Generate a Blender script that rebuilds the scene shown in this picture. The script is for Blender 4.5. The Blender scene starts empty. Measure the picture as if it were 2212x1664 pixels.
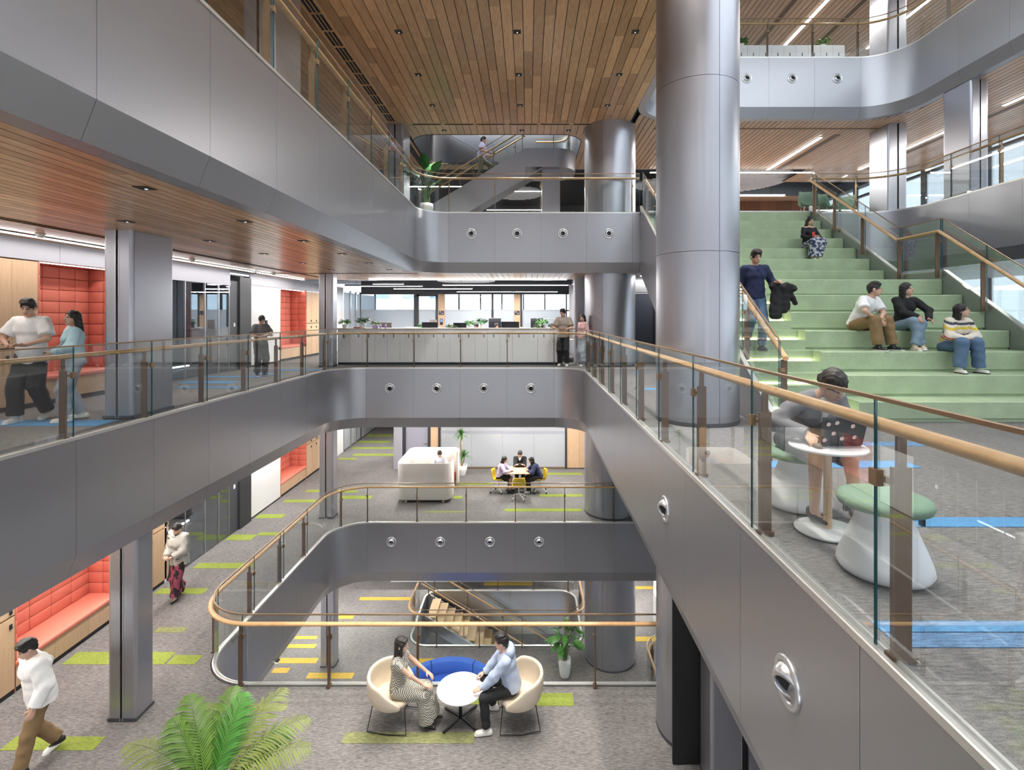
import bpy, bmesh, math, random
import numpy as np
from mathutils import Vector, Matrix
random.seed(7)
rng = np.random.default_rng(7)
sc = bpy.context.scene
COL = sc.collection
PI = math.pi
# ---------------------------------------------------------------- camera (metres; z=0 is the middle gallery floor)
cam_d = bpy.data.cameras.new('camera')
cam_d.sensor_width = 36.0
cam_d.lens = 36.0 * 1115.0 / 2212.0
cam_d.shift_x = -35.0 / 2212.0
cam_d.shift_y = -149.0 / 2212.0
cam_d.clip_start = 0.05
cam_d.clip_end = 400
cam = bpy.data.objects.new('camera', cam_d)
cam.location = (0, 0, 1.556)
cam.rotation_euler = (PI / 2, 0, 0)
COL.objects.link(cam)
sc.camera = cam
# ---------------------------------------------------------------- world and exposure
sc.view_settings.view_transform = 'Standard'
sc.view_settings.look = 'None'
sc.view_settings.gamma = 1.0
sc.view_settings.use_curve_mapping = False
sc.view_settings.exposure = 0.6
w = bpy.data.worlds.new('daylight')
sc.world = w
w.use_nodes = True
bg = w.node_tree.nodes['Background']
bg.inputs[0].default_value = (0.86, 0.93, 1.0, 1)
bg.inputs[1].default_value = 2.0
sc.cycles.use_denoising = True
sc.cycles.max_bounces = 5
sc.cycles.diffuse_bounces = 3
sc.cycles.glossy_bounces = 3
sc.cycles.use_adaptive_sampling = True
sc.cycles.adaptive_threshold = .08
sc.cycles.adaptive_min_samples = 16
sc.cycles.transparent_max_bounces = 32
sc.cycles.sample_clamp_indirect = 4.0
sc.cycles.caustics_reflective = False
sc.cycles.caustics_refractive = False

def area_light(loc, sx, sy, power, color=(1, .96, .91), rot=(0, 0, 0), name='linear_light'):
    d = bpy.data.lights.new(name, 'AREA')
    d.shape = 'RECTANGLE'; d.size = sx; d.size_y = sy
    d.energy = power; d.color = color
    o = bpy.data.objects.new(name, d)
    o.location = loc; o.rotation_euler = rot
    COL.objects.link(o)
    return o

# ---------------------------------------------------------------- materials
MATS = {}
def new_mat(name):
    m = bpy.data.materials.new(name); m.use_nodes = True
    MATS[name] = m
    nt = m.node_tree
    return m, nt, nt.nodes['Principled BSDF']

def nd(nt, kind, **kw):
    n = nt.nodes.new(kind)
    for k, v in kw.items():
        setattr(n, k, v)
    return n

def mat(name, col, rough=.5, metal=0.0, var=0.06, scale=30.0, stretch=(1, 1, 1), bump=0.0, spec=.5, emis=0.0):
    """plain procedural material: base colour with a fine noise variation and optional relief"""
    if name in MATS:
        return MATS[name]
    m, nt, b = new_mat(name)
    tc = nd(nt, 'ShaderNodeTexCoord'); mp = nd(nt, 'ShaderNodeMapping')
    mp.inputs['Scale'].default_value = stretch
    nz = nd(nt, 'ShaderNodeTexNoise'); nz.inputs['Scale'].default_value = scale; nz.inputs['Detail'].default_value = 3
    mx = nd(nt, 'ShaderNodeMix', data_type='RGBA')
    mx.inputs[6].default_value = [max(0, c * (1 - var)) for c in col] + [1]
    mx.inputs[7].default_value = [min(1, c * (1 + var)) for c in col] + [1]
    L = nt.links.new
    L(tc.outputs['Object'], mp.inputs[0]); L(mp.outputs[0], nz.inputs['Vector'])
    L(nz.outputs['Fac'], mx.inputs[0]); L(mx.outputs[2], b.inputs['Base Color'])
    b.inputs['Roughness'].default_value = rough
    b.inputs['Metallic'].default_value = metal
    b.inputs['Specular IOR Level'].default_value = spec
    if bump:
        bp = nd(nt, 'ShaderNodeBump'); bp.inputs['Strength'].default_value = bump; bp.inputs['Distance'].default_value = .01
        L(nz.outputs['Fac'], bp.inputs['Height']); L(bp.outputs[0], b.inputs['Normal'])
    if emis:
        b.inputs['Emission Color'].default_value = list(col) + [1]; b.inputs['Emission Strength'].default_value = emis
    return m

def wood(name, c0, c1, rough=.38, grain=(1, 14, 1), objvar=.25, spec=.5):
    if name in MATS:
        return MATS[name]
    m, nt, b = new_mat(name)
    L = nt.links.new
    tc = nd(nt, 'ShaderNodeTexCoord'); mp = nd(nt, 'ShaderNodeMapping'); mp.inputs['Scale'].default_value = grain
    oi = nd(nt, 'ShaderNodeObjectInfo')
    ad = nd(nt, 'ShaderNodeVectorMath', operation='ADD')
    sc_ = nd(nt, 'ShaderNodeVectorMath', operation='SCALE'); sc_.inputs['Scale'].default_value = 37.0
    cb = nd(nt, 'ShaderNodeCombineXYZ')
    for i in range(3):
        L(oi.outputs['Random'], cb.inputs[i])
    L(cb.outputs[0], sc_.inputs[0])
    L(tc.outputs['Object'], ad.inputs[0]); L(sc_.outputs[0], ad.inputs[1])
    L(ad.outputs[0], mp.inputs[0])
    nz = nd(nt, 'ShaderNodeTexNoise'); nz.inputs['Scale'].default_value = 4.0; nz.inputs['Detail'].default_value = 6; nz.inputs['Roughness'].default_value = .6
    L(mp.outputs[0], nz.inputs['Vector'])
    rp = nd(nt, 'ShaderNodeValToRGB')
    rp.color_ramp.elements[0].position = .3; rp.color_ramp.elements[0].color = list(c0) + [1]
    rp.color_ramp.elements[1].position = .72; rp.color_ramp.elements[1].color = list(c1) + [1]
    L(nz.outputs['Fac'], rp.inputs[0])
    hs = nd(nt, 'ShaderNodeHueSaturation')
    mr = nd(nt, 'ShaderNodeMapRange'); mr.inputs[3].default_value = 1 - objvar; mr.inputs[4].default_value = 1 + objvar * .6
    L(oi.outputs['Random'], mr.inputs[0]); L(mr.outputs[0], hs.inputs['Value'])
    L(rp.outputs[0], hs.inputs['Color']); L(hs.outputs[0], b.inputs['Base Color'])
    b.inputs['Roughness'].default_value = rough
    b.inputs['Specular IOR Level'].default_value = spec
    return m

def carpet(name, c0, c1, c2, sx=5.0):
    m, nt, b = new_mat(name)
    L = nt.links.new
    tc = nd(nt, 'ShaderNodeTexCoord')
    mp = nd(nt, 'ShaderNodeMapping'); mp.inputs['Scale'].default_value = (1.2 * sx, 7 * sx, 1)
    n1 = nd(nt, 'ShaderNodeTexNoise'); n1.inputs['Scale'].default_value = 2.2; n1.inputs['Detail'].default_value = 5; n1.inputs['Roughness'].default_value = .75
    n2 = nd(nt, 'ShaderNodeTexNoise'); n2.inputs['Scale'].default_value = 210.0; n2.inputs['Detail'].default_value = 2
    n3 = nd(nt, 'ShaderNodeTexNoise'); n3.inputs['Scale'].default_value = .9; n3.inputs['Detail'].default_value = 2
    L(tc.outputs['Object'], mp.inputs[0]); L(mp.outputs[0], n1.inputs['Vector'])
    L(tc.outputs['Object'], n2.inputs['Vector']); L(tc.outputs['Object'], n3.inputs['Vector'])
    rp = nd(nt, 'ShaderNodeValToRGB')
    e = rp.color_ramp.elements
    e[0].position = .36; e[0].color = list(c0) + [1]
    e[1].position = .63; e[1].color = list(c2) + [1]
    k = e.new(.48); k.color = list(c1) + [1]
    ad = nd(nt, 'ShaderNodeMath', operation='MULTIPLY_ADD'); ad.inputs[1].default_value = .66
    ma = nd(nt, 'ShaderNodeMath', operation='MULTIPLY'); ma.inputs[1].default_value = .34
    L(n1.outputs['Fac'], ad.inputs[0]); L(n2.outputs['Fac'], ma.inputs[0]); L(ma.outputs[0], ad.inputs[2])
    L(ad.outputs[0], rp.inputs[0])
    hs = nd(nt, 'ShaderNodeHueSaturation'); mr = nd(nt, 'ShaderNodeMapRange'); mr.inputs[1].default_value = .3; mr.inputs[2].default_value = .7
    mr.inputs[3].default_value = .88; mr.inputs[4].default_value = 1.12
    L(n3.outputs['Fac'], mr.inputs[0]); L(mr.outputs[0], hs.inputs['Value']); L(rp.outputs[0], hs.inputs['Color'])
    L(hs.outputs[0], b.inputs['Base Color'])
    bp = nd(nt, 'ShaderNodeBump'); bp.inputs['Strength'].default_value = .5; bp.inputs['Distance'].default_value = .004
    L(n2.outputs['Fac'], bp.inputs['Height']); L(bp.outputs[0], b.inputs['Normal'])
    b.inputs['Roughness'].default_value = .95; b.inputs['Specular IOR Level'].default_value = .12
    return m

def glass_mat(name, tint=(.95, .985, .975), refl=1.0, frost=0.0, rough=0.0):
    m = bpy.data.materials.new(name); m.use_nodes = True
    MATS[name] = m
    nt = m.node_tree; nt.nodes.clear(); L = nt.links.new
    out = nd(nt, 'ShaderNodeOutputMaterial')
    tr = nd(nt, 'ShaderNodeBsdfTransparent'); tr.inputs[0].default_value = list(tint) + [1]
    gl = nd(nt, 'ShaderNodeBsdfGlossy'); gl.inputs['Roughness'].default_value = rough; gl.inputs[0].default_value = (.95, .97, 1, 1)
    fr = nd(nt, 'ShaderNodeFresnel'); fr.inputs['IOR'].default_value = 1.5
    mu = nd(nt, 'ShaderNodeMath', operation='MULTIPLY'); mu.inputs[1].default_value = refl
    mx = nd(nt, 'ShaderNodeMixShader')
    L(fr.outputs[0], mu.inputs[0]); L(mu.outputs[0], mx.inputs[0])
    if frost:
        df = nd(nt, 'ShaderNodeBsdfDiffuse'); df.inputs[0].default_value = (.83, .86, .9, 1)
        tl = nd(nt, 'ShaderNodeBsdfTranslucent'); tl.inputs[0].default_value = (.9, .93, .97, 1)
        m1 = nd(nt, 'ShaderNodeMixShader'); m1.inputs[0].default_value = .5
        m2 = nd(nt, 'ShaderNodeMixShader'); m2.inputs[0].default_value = frost
        L(df.outputs[0], m1.inputs[1]); L(tl.outputs[0], m1.inputs[2])
        L(tr.outputs[0], m2.inputs[1]); L(m1.outputs[0], m2.inputs[2]); L(m2.outputs[0], mx.inputs[1])
    else:
        L(tr.outputs[0], mx.inputs[1])
    L(gl.outputs[0], mx.inputs[2]); L(mx.outputs[0], out.inputs[0])
    return m

def emit(name, col, s):
    if name in MATS:
        return MATS[name]
    m, nt, b = new_mat(name)
    b.inputs['Base Color'].default_value = (.9, .9, .9, 1)
    b.inputs['Emission Color'].default_value = list(col) + [1]
    b.inputs['Emission Strength'].default_value = s
    m.cycles.emission_sampling = 'NONE' if s != 5.0 else 'AUTO'
    return m

def brushed(name, col, rough, metal):
    m, nt, b = new_mat(name); L = nt.links.new
    tc = nd(nt, 'ShaderNodeTexCoord'); mp = nd(nt, 'ShaderNodeMapping'); mp.inputs['Scale'].default_value = (60, 60, 2.0)
    nz = nd(nt, 'ShaderNodeTexNoise'); nz.inputs['Scale'].default_value = 3; nz.inputs['Detail'].default_value = 4
    L(tc.outputs['Object'], mp.inputs[0]); L(mp.outputs[0], nz.inputs['Vector'])
    mr = nd(nt, 'ShaderNodeMapRange'); mr.inputs[3].default_value = rough - .05; mr.inputs[4].default_value = rough + .06
    L(nz.outputs['Fac'], mr.inputs[0]); L(mr.outputs[0], b.inputs['Roughness'])
    mx = nd(nt, 'ShaderNodeMix', data_type='RGBA')
    mx.inputs[6].default_value = [c * .95 for c in col] + [1]; mx.inputs[7].default_value = [c * 1.05 for c in col] + [1]
    L(nz.outputs['Fac'], mx.inputs[0]); L(mx.outputs[2], b.inputs['Base Color'])
    b.inputs['Metallic'].default_value = metal
    return m

METAL = brushed('satin_metal_panel', (.40, .40, .425), .33, .8)
COLM = brushed('satin_metal_column', (.42, .42, .46), .33, .8)
CHROME = mat('bright_aluminium', (.72, .72, .73), .3, .9)
TRIM = mat('light_aluminium_trim', (.70, .69, .67), .34, .7)
BRONZE = mat('bronze_post', (.17, .105, .065), .42, .45)
BRONZE_L = mat('bronze_clamp', (.30, .2, .12), .4, .6)
BLACK = mat('black_slot', (.008, .008, .009), .6)
DARKM = mat('charcoal_metal', (.045, .047, .055), .45, .3)
DGREY = mat('dark_grey_panel', (.075, .078, .09), .5, .2)
WHITE = mat('white_laminate', (.85, .85, .87), .42, var=.015)
WHITEG = mat('white_gloss', (.86, .86, .87), .22, var=.01)
WHITEW = mat('white_panel_wall', (.85, .85, .87), .35, var=.01)
PLINTH = mat('plinth_black', (.02, .02, .024), .6)
GREYW = mat('lavender_grey_panel', (.40, .40, .45), .45, .25, var=.02)
SOFFITM = mat('dark_ceiling', (.03, .03, .034), .8)
SLAB = mat('slab_core', (.12, .12, .125), .9)
CEILW = wood('ceiling_plank_wood', (.56, .30, .145), (.80, .48, .255), .25, (14, 1, 1), .30)
CEILW2 = wood('ceiling_plank_pale_wood', (.58, .37, .235), (.76, .52, .35), .28, (14, 1, 1), .14)
RAILW = wood('handrail_oak', (.58, .33, .15), (.74, .47, .24), .36, (3, 3, 3), .06)
OAK = wood('oak_panel', (.58, .38, .23), (.68, .47, .30), .48, (10, 10, .8), .1)
OAKT = wood('oak_tread', (.62, .40, .22), (.76, .54, .33), .45, (1, 9, 1), .2)
WALNUT = wood('walnut_wall', (.22, .09, .045), (.33, .15, .08), .45, (12, 12, .6), .2)
CARPET = carpet('grey_carpet', (.075, .071, .072), (.165, .156, .154), (.31, .293, .284))
LIME = carpet('lime_carpet', (.10, .105, .06), (.24, .30, .055), (.32, .38, .09), 6)
YELLOW = carpet('yellow_carpet', (.22, .16, .04), (.52, .35, .06), (.64, .46, .12), 6)
BLUE = carpet('blue_carpet', (.10, .14, .2), (.09, .27, .52), (.17, .37, .6), 6)
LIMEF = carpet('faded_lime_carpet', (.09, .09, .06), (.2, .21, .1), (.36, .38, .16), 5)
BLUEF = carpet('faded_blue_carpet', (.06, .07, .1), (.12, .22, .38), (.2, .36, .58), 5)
GLASS = glass_mat('rail_glass', (.972, .99, .984), .26)
GLASSE = mat('glass_edge', (.025, .11, .12), .1, spec=.8)
CLEAR = glass_mat('window_glass', (.93, .965, .98), .8)
FROST = glass_mat('frosted_glass', (.9, .93, .97), .4, .75, .2)
FROSTD = glass_mat('frosted_partition', (.8, .82, .88), .5, .93, .35)
LED = emit('led_diffuser', (1, .97, .94), 9.0)
LEDW = emit('warm_step_led', (1, .93, .55), 5.0)
CORAL = mat('coral_upholstery', (.60, .165, .115), .75, var=.08, scale=90, bump=.2)
CORALS = mat('coral_seat', (.74, .22, .155), .6, var=.05, scale=60)
def stone(name, c):
    m, nt, b = new_mat(name); L = nt.links.new
    tc = nd(nt, 'ShaderNodeTexCoord')
    v = nd(nt, 'ShaderNodeTexNoise'); v.inputs['Scale'].default_value = 75; v.inputs['Detail'].default_value = 1
    n = nd(nt, 'ShaderNodeTexNoise'); n.inputs['Scale'].default_value = 3.5; n.inputs['Detail'].default_value = 4
    rp = nd(nt, 'ShaderNodeValToRGB')
    e = rp.color_ramp.elements
    e[0].position = .27; e[0].color = [x * .62 for x in c] + [1]
    e[1].position = .36; e[1].color = list(c) + [1]
    k = e.new(.68); k.color = list(c) + [1]
    k = e.new(.76); k.color = [min(1, x * 1.2) for x in c] + [1]
    L(tc.outputs['Object'], v.inputs['Vector']); L(tc.outputs['Object'], n.inputs['Vector'])
    L(v.outputs['Fac'], rp.inputs[0])
    hs = nd(nt, 'ShaderNodeHueSaturation'); mr = nd(nt, 'ShaderNodeMapRange'); mr.inputs[1].default_value = .3; mr.inputs[2].default_value = .7
    mr.inputs[3].default_value = .9; mr.inputs[4].default_value = 1.1
    L(n.outputs['Fac'], mr.inputs[0]); L(mr.outputs[0], hs.inputs['Value']); L(rp.outputs[0], hs.inputs['Color']); L(hs.outputs[0], b.inputs['Base Color'])
    b.inputs['Roughness'].default_value = .45
    return m
GREEN = stone('green_terrazzo', (.40, .50, .32))
# ---------------------------------------------------------------- object helpers
def tag(o, label=None, cat=None, group=None, kind=None):
    if label: o['label'] = label
    if cat: o['category'] = cat
    if group: o['group'] = group
    if kind: o['kind'] = kind
    return o

def thing(name, label, cat, loc=(0, 0, 0), rz=0.0, group=None, kind=None):
    o = bpy.data.objects.new(name, None)
    o.empty_display_size = .1
    o.location = loc; o.rotation_euler = (0, 0, rz)
    COL.objects.link(o)
    return tag(o, label, cat, group, kind)

def add_obj(name, me, parent=None, loc=(0, 0, 0), rot=(0, 0, 0)):
    o = bpy.data.objects.new(name, me)
    o.location = loc; o.rotation_euler = rot
    COL.objects.link(o)
    if parent is not None:
        o.parent = parent
    return o

def copy_tree(o, parent=None):
    c = o.copy(); COL.objects.link(c)
    c.parent = parent
    for ch in list(o.children):
        copy_tree(ch, c)
    return c

class MB:
    """collects simple solids; build() links them as one mesh object"""
    def __init__(s):
        s.v = []; s.f = []; s.mi = []; s.sm = []
    def add(s, vs, fs, mi=0, smooth=False):
        n = len(s.v)
        s.v += [tuple(p) for p in vs]
        s.f += [tuple(i + n for i in f) for f in fs]
        s.mi += [mi] * len(fs); s.sm += [smooth] * len(fs)
        return s
    def box(s, x0, x1, y0, y1, z0, z1, mi=0):
        vs = [(x, y, z) for z in (z0, z1) for y in (y0, y1) for x in (x0, x1)]
        return s.add(vs, [(0, 2, 3, 1), (4, 5, 7, 6), (0, 1, 5, 4), (2, 6, 7, 3), (0, 4, 6, 2), (1, 3, 7, 5)], mi)
    def obox(s, c, ax, ay, az, hx, hy, hz, mi=0):
        c = Vector(c); ax = Vector(ax).normalized(); ay = Vector(ay).normalized(); az = Vector(az).normalized()
        vs = [c + ax * (hx * i) + ay * (hy * j) + az * (hz * k) for k in (-1, 1) for j in (-1, 1) for i in (-1, 1)]
        return s.add(vs, [(0, 2, 3, 1), (4, 5, 7, 6), (0, 1, 5, 4), (2, 6, 7, 3), (0, 4, 6, 2), (1, 3, 7, 5)], mi)
    def rbox(s, x0, x1, y0, y1, z0, z1, r=.02, seg=3, mi=0):
        bm = bmesh.new()
        bmesh.ops.create_cube(bm, size=1.0)
        for v in bm.verts:
            v.co = Vector((x0 + (v.co.x + .5) * (x1 - x0), y0 + (v.co.y + .5) * (y1 - y0), z0 + (v.co.z + .5) * (z1 - z0)))
        bmesh.ops.bevel(bm, geom=bm.edges[:] + bm.verts[:], offset=r, segments=seg, profile=.5, affect='EDGES')
        bm.verts.ensure_lookup_table()
        s.add([v.co[:] for v in bm.verts], [[v.index for v in f.verts] for f in bm.faces], mi, True)
        bm.free()
        return s
    def cyl(s, p0, p1, r0, r1=None, n=12, mi=0, caps=True, smooth=True):
        r1 = r0 if r1 is None else r1
        return s.tube([p0, p1], [r0, r1], n, mi, caps, smooth)
    def tube(s, pts, r, n=8, mi=0, caps=True, smooth=True):
        P = [Vector(p) for p in pts]
        R = list(r) if isinstance(r, (list, tuple)) else [r] * len(P)
        up = None; vs = []; k = len(P)
        for i in range(k):
            t = (P[min(i + 1, k - 1)] - P[max(i - 1, 0)])
            t = t.normalized() if t.length > 1e-9 else Vector((0, 0, 1))
            if up is None:
                up = Vector((0, 0, 1)) if abs(t.z) < .9 else Vector((1, 0, 0))
            a = t.cross(up)
            a = a.normalized() if a.length > 1e-6 else Vector((1, 0, 0))
            b = a.cross(t).normalized(); up = b
            for j in range(n):
                q = 2 * PI * j / n
                vs.append(P[i] + a * (R[i] * math.cos(q)) + b * (R[i] * math.sin(q)))
        fs = [(i * n + j, i * n + (j + 1) % n, (i + 1) * n + (j + 1) % n, (i + 1) * n + j) for i in range(k - 1) for j in range(n)]
        s.add(vs, fs, mi, smooth)
        if caps:
            s.add([vs[j] for j in range(n)], [tuple(reversed(range(n)))], mi)
            s.add([vs[(k - 1) * n + j] for j in range(n)], [tuple(range(n))], mi)
        return s
    def lathe(s, prof, c=(0, 0, 0), n=24, mi=0, ex=1.0, ey=1.0, smooth=True, cap=True):
        vs = []
        for (r, z) in prof:
            for j in range(n):
                q = 2 * PI * j / n
                vs.append((c[0] + ex * r * math.cos(q), c[1] + ey * r * math.sin(q), c[2] + z))
        k = len(prof)
        fs = [(i * n + j, i * n + (j + 1) % n, (i + 1) * n + (j + 1) % n, (i + 1) * n + j) for i in range(k - 1) for j in range(n)]
        s.add(vs, fs, mi, smooth)
        if cap:
            s.add(vs[:n], [tuple(reversed(range(n)))], mi)
            s.add(vs[-n:], [tuple(range(n))], mi)
        return s
    def prism(s, poly, z0, z1, mi=0):
        n = len(poly)
        vs = [(p[0], p[1], z0) for p in poly] + [(p[0], p[1], z1) for p in poly]
        fs = [tuple(reversed(range(n))), tuple(range(n, 2 * n))] + [(i, (i + 1) % n, n + (i + 1) % n, n + i) for i in range(n)]
        return s.add(vs, fs, mi)
    def prism_x(s, poly, x0, x1, mi=0):
        """poly of (y,z) extruded along x"""
        n = len(poly)
        vs = [(x0, p[0], p[1]) for p in poly] + [(x1, p[0], p[1]) for p in poly]
        fs = [tuple(range(n)), tuple(reversed(range(n, 2 * n)))] + [((i + 1) % n, i, n + i, n + (i + 1) % n) for i in range(n)]
        return s.add(vs, fs, mi)
    def prism_y(s, poly, y0, y1, mi=0):
        n = len(poly)
        vs = [(p[0], y0, p[1]) for p in poly] + [(p[0], y1, p[1]) for p in poly]
        fs = [tuple(reversed(range(n))), tuple(range(n, 2 * n))] + [(i, (i + 1) % n, n + (i + 1) % n, n + i) for i in range(n)]
        return s.add(vs, fs, mi)
    def sweep(s, pts, nrm, prof, mi=0, smooth=False, closed=True):
        """pts: 3D path, nrm: 2D horizontal normals, prof: (offset along normal, dz)"""
        k = len(prof)
        vs = [(p[0] + n[0] * o, p[1] + n[1] * o, p[2] + dz) for p, n in zip(pts, nrm) for (o, dz) in prof]
        m = len(pts); rgk = range(k) if closed else range(k - 1)
        if smooth == 2:                                # smooth along the path, sharp across the profile
            for j in rgk:
                w = [vs[i * k + q] for i in range(m) for q in (j, (j + 1) % k)]
                s.add(w, [(2 * i, 2 * i + 1, 2 * i + 3, 2 * i + 2) for i in range(m - 1)], mi, True)
            s.add(vs[:k], [tuple(reversed(range(k)))], mi); s.add(vs[-k:], [tuple(range(k))], mi)
            return s
        fs = [(i * k + j, i * k + (j + 1) % k, (i + 1) * k + (j + 1) % k, (i + 1) * k + j) for i in range(m - 1) for j in rgk]
        s.add(vs, fs, mi, smooth)
        if closed:
            s.add(vs[:k], [tuple(reversed(range(k)))], mi); s.add(vs[-k:], [tuple(range(k))], mi)
        return s
    def mesh(s, name, mats):
        me = bpy.data.meshes.new(name)
        me.from_pydata(s.v, [], s.f)
        for m in (mats if isinstance(mats, (list, tuple)) else [mats]):
            me.materials.append(m)
        me.polygons.foreach_set('material_index', s.mi)
        me.polygons.foreach_set('use_smooth', s.sm)
        bm = bmesh.new(); bm.from_mesh(me)
        bmesh.ops.recalc_face_normals(bm, faces=bm.faces[:])
        bm.to_mesh(me); bm.free()
        me.update()
        return me
    def build(s, name, mats, parent=None, world=False):
        """world=True: coordinates are world ones; the (unrotated) parent's location is taken off"""
        if world and parent is not None:
            l = parent.location
            if parent.parent is not None:
                l = l + parent.parent.location
            s.v = [(x - l.x, y - l.y, z - l.z) for (x, y, z) in s.v]
        return add_obj(name, s.mesh(name, mats), parent)
    def top(s, name, mats, label, cat, group=None, kind=None):
        """one-mesh thing with its origin at its base centre"""
        xs = [p[0] for p in s.v]; ys = [p[1] for p in s.v]; zs = [p[2] for p in s.v]
        o = ((min(xs) + max(xs)) / 2, (min(ys) + max(ys)) / 2, min(zs))
        s.v = [(x - o[0], y - o[1], z - o[2]) for (x, y, z) in s.v]
        return tag(add_obj(name, s.mesh(name, mats), None, o), label, cat, group, kind)

# ---------------------------------------------------------------- paths around the voids
class Path:
    def __init__(s, pts, radii=None, z=0.0, seg=12, closed=False):
        n = len(pts); out = []
        P = [Vector((p[0], p[1])) for p in pts]
        radii = radii or [0] * n
        for i in range(n):
            r = radii[i]
            if (not closed and i in (0, n - 1)) or r <= 0:
                out.append(P[i]); continue
            a, b, c = P[i - 1], P[i], P[(i + 1) % n]
            d0 = (a - b).normalized(); d1 = (c - b).normalized()
            ang = d0.angle(d1); t = r / math.tan(ang / 2)
            cen = b + (d0 + d1).normalized() * (r / math.sin(ang / 2))
            v0 = b + d0 * t - cen; v1 = b + d1 * t - cen
            th0 = math.atan2(v0.y, v0.x); th1 = math.atan2(v1.y, v1.x); dth = th1 - th0
            while dth > PI: dth -= 2 * PI
            while dth < -PI: dth += 2 * PI
            for k in range(seg + 1):
                th = th0 + dth * k / seg
                out.append(cen + Vector((math.cos(th), math.sin(th))) * r)
        if closed:
            out.append(out[0].copy())
        s.p = out; s.z = z; m = len(out)
        s.n = []
        for i in range(m):
            if closed:
                a = out[i - 1] if i > 0 else out[-2]
                c = out[i + 1] if i < m - 1 else out[1]
            else:
                a = out[max(i - 1, 0)]; c = out[min(i + 1, m - 1)]
            b = out[i]
            t0 = (b - a).normalized() if (b - a).length > 1e-9 else (c - b).normalized()
            t1 = (c - b).normalized() if (c - b).length > 1e-9 else t0
            n0 = Vector((t0.y, -t0.x)); n1 = Vector((t1.y, -t1.x))
            nn = (n0 + n1).normalized()
            s.n.append(nn / max(.3, nn.dot(n0)))
        s.s = [0.0]
        for i in range(1, m):
            s.s.append(s.s[-1] + (out[i] - out[i - 1]).length)
        s.len = s.s[-1]
    def at(s, d):
        d = min(max(d, 0), s.len)
        for i in range(1, len(s.s)):
            if d <= s.s[i] + 1e-9:
                L = s.s[i] - s.s[i - 1]; t = 0 if L < 1e-9 else (d - s.s[i - 1]) / L
                return s.p[i - 1].lerp(s.p[i], t), s.n[i - 1].lerp(s.n[i], t)
        return s.p[-1], s.n[-1]
    def sub(s, a, b):
        P = []; N = []
        p, n = s.at(a); P.append(p); N.append(n)
        for q, pp, nn in zip(s.s, s.p, s.n):
            if a + 1e-4 < q < b - 1e-4:
                P.append(pp); N.append(nn)
        p, n = s.at(b); P.append(p); N.append(n)
        return [(q.x, q.y, s.z) for q in P], [(q.x, q.y) for q in N]
    def near(s, x, y):
        """arc length of the point of the path nearest to (x, y)"""
        best = (1e9, 0); q = Vector((x, y))
        for i in range(1, len(s.p)):
            a, b = s.p[i - 1], s.p[i]; d = b - a; L = d.length_squared
            t = 0 if L < 1e-12 else min(1, max(0, (q - a).dot(d) / L))
            e = (a + d * t - q).length
            if e < best[0]: best = (e, s.s[i - 1] + t * math.sqrt(L))
        return best[1]

FASCIA = [(0, -.03), (0, -1.5), (-.12, -1.81), (-.32, -1.81), (-.32, -1.79), (-.135, -1.79), (-.03, -1.5), (-.03, -.03)]
def fascia(name, label, path, cuts, prof=FASCIA, gap=.004, m=None):
    cuts = sorted(c for c in cuts if 0 < c < path.len)
    e = [0.0] + cuts + [path.len]
    p0, _ = path.at(0)
    t = thing(name, label, 'balcony fascia', (p0.x, p0.y, path.z), kind='structure')
    for a, b in zip(e[:-1], e[1:]):
        if b - a < .02: continue
        P, N = path.sub(a + gap / 2, b - gap / 2)
        MB().sweep(P, N, prof, 0, 2 if len(P) > 2 else False).build('metal_panel', m or METAL, t, True)
    P, N = path.sub(0, path.len)
    MB().sweep(P, N, [(-.04, -.03), (-.04, -1.49), (-.16, -1.77), (-.25, -1.77), (-.25, -.03)]).build('dark_backing', BLACK, t, True)
    MB().sweep(P, N, [(.004, -.03), (.004, .010), (-.004, .014), (-.024, .014), (-.024, .006), (-.05, .006), (-.05, .014), (-.066, .014), (-.066, -.03)]).build('edge_trim', TRIM, t, True)
    return t

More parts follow.
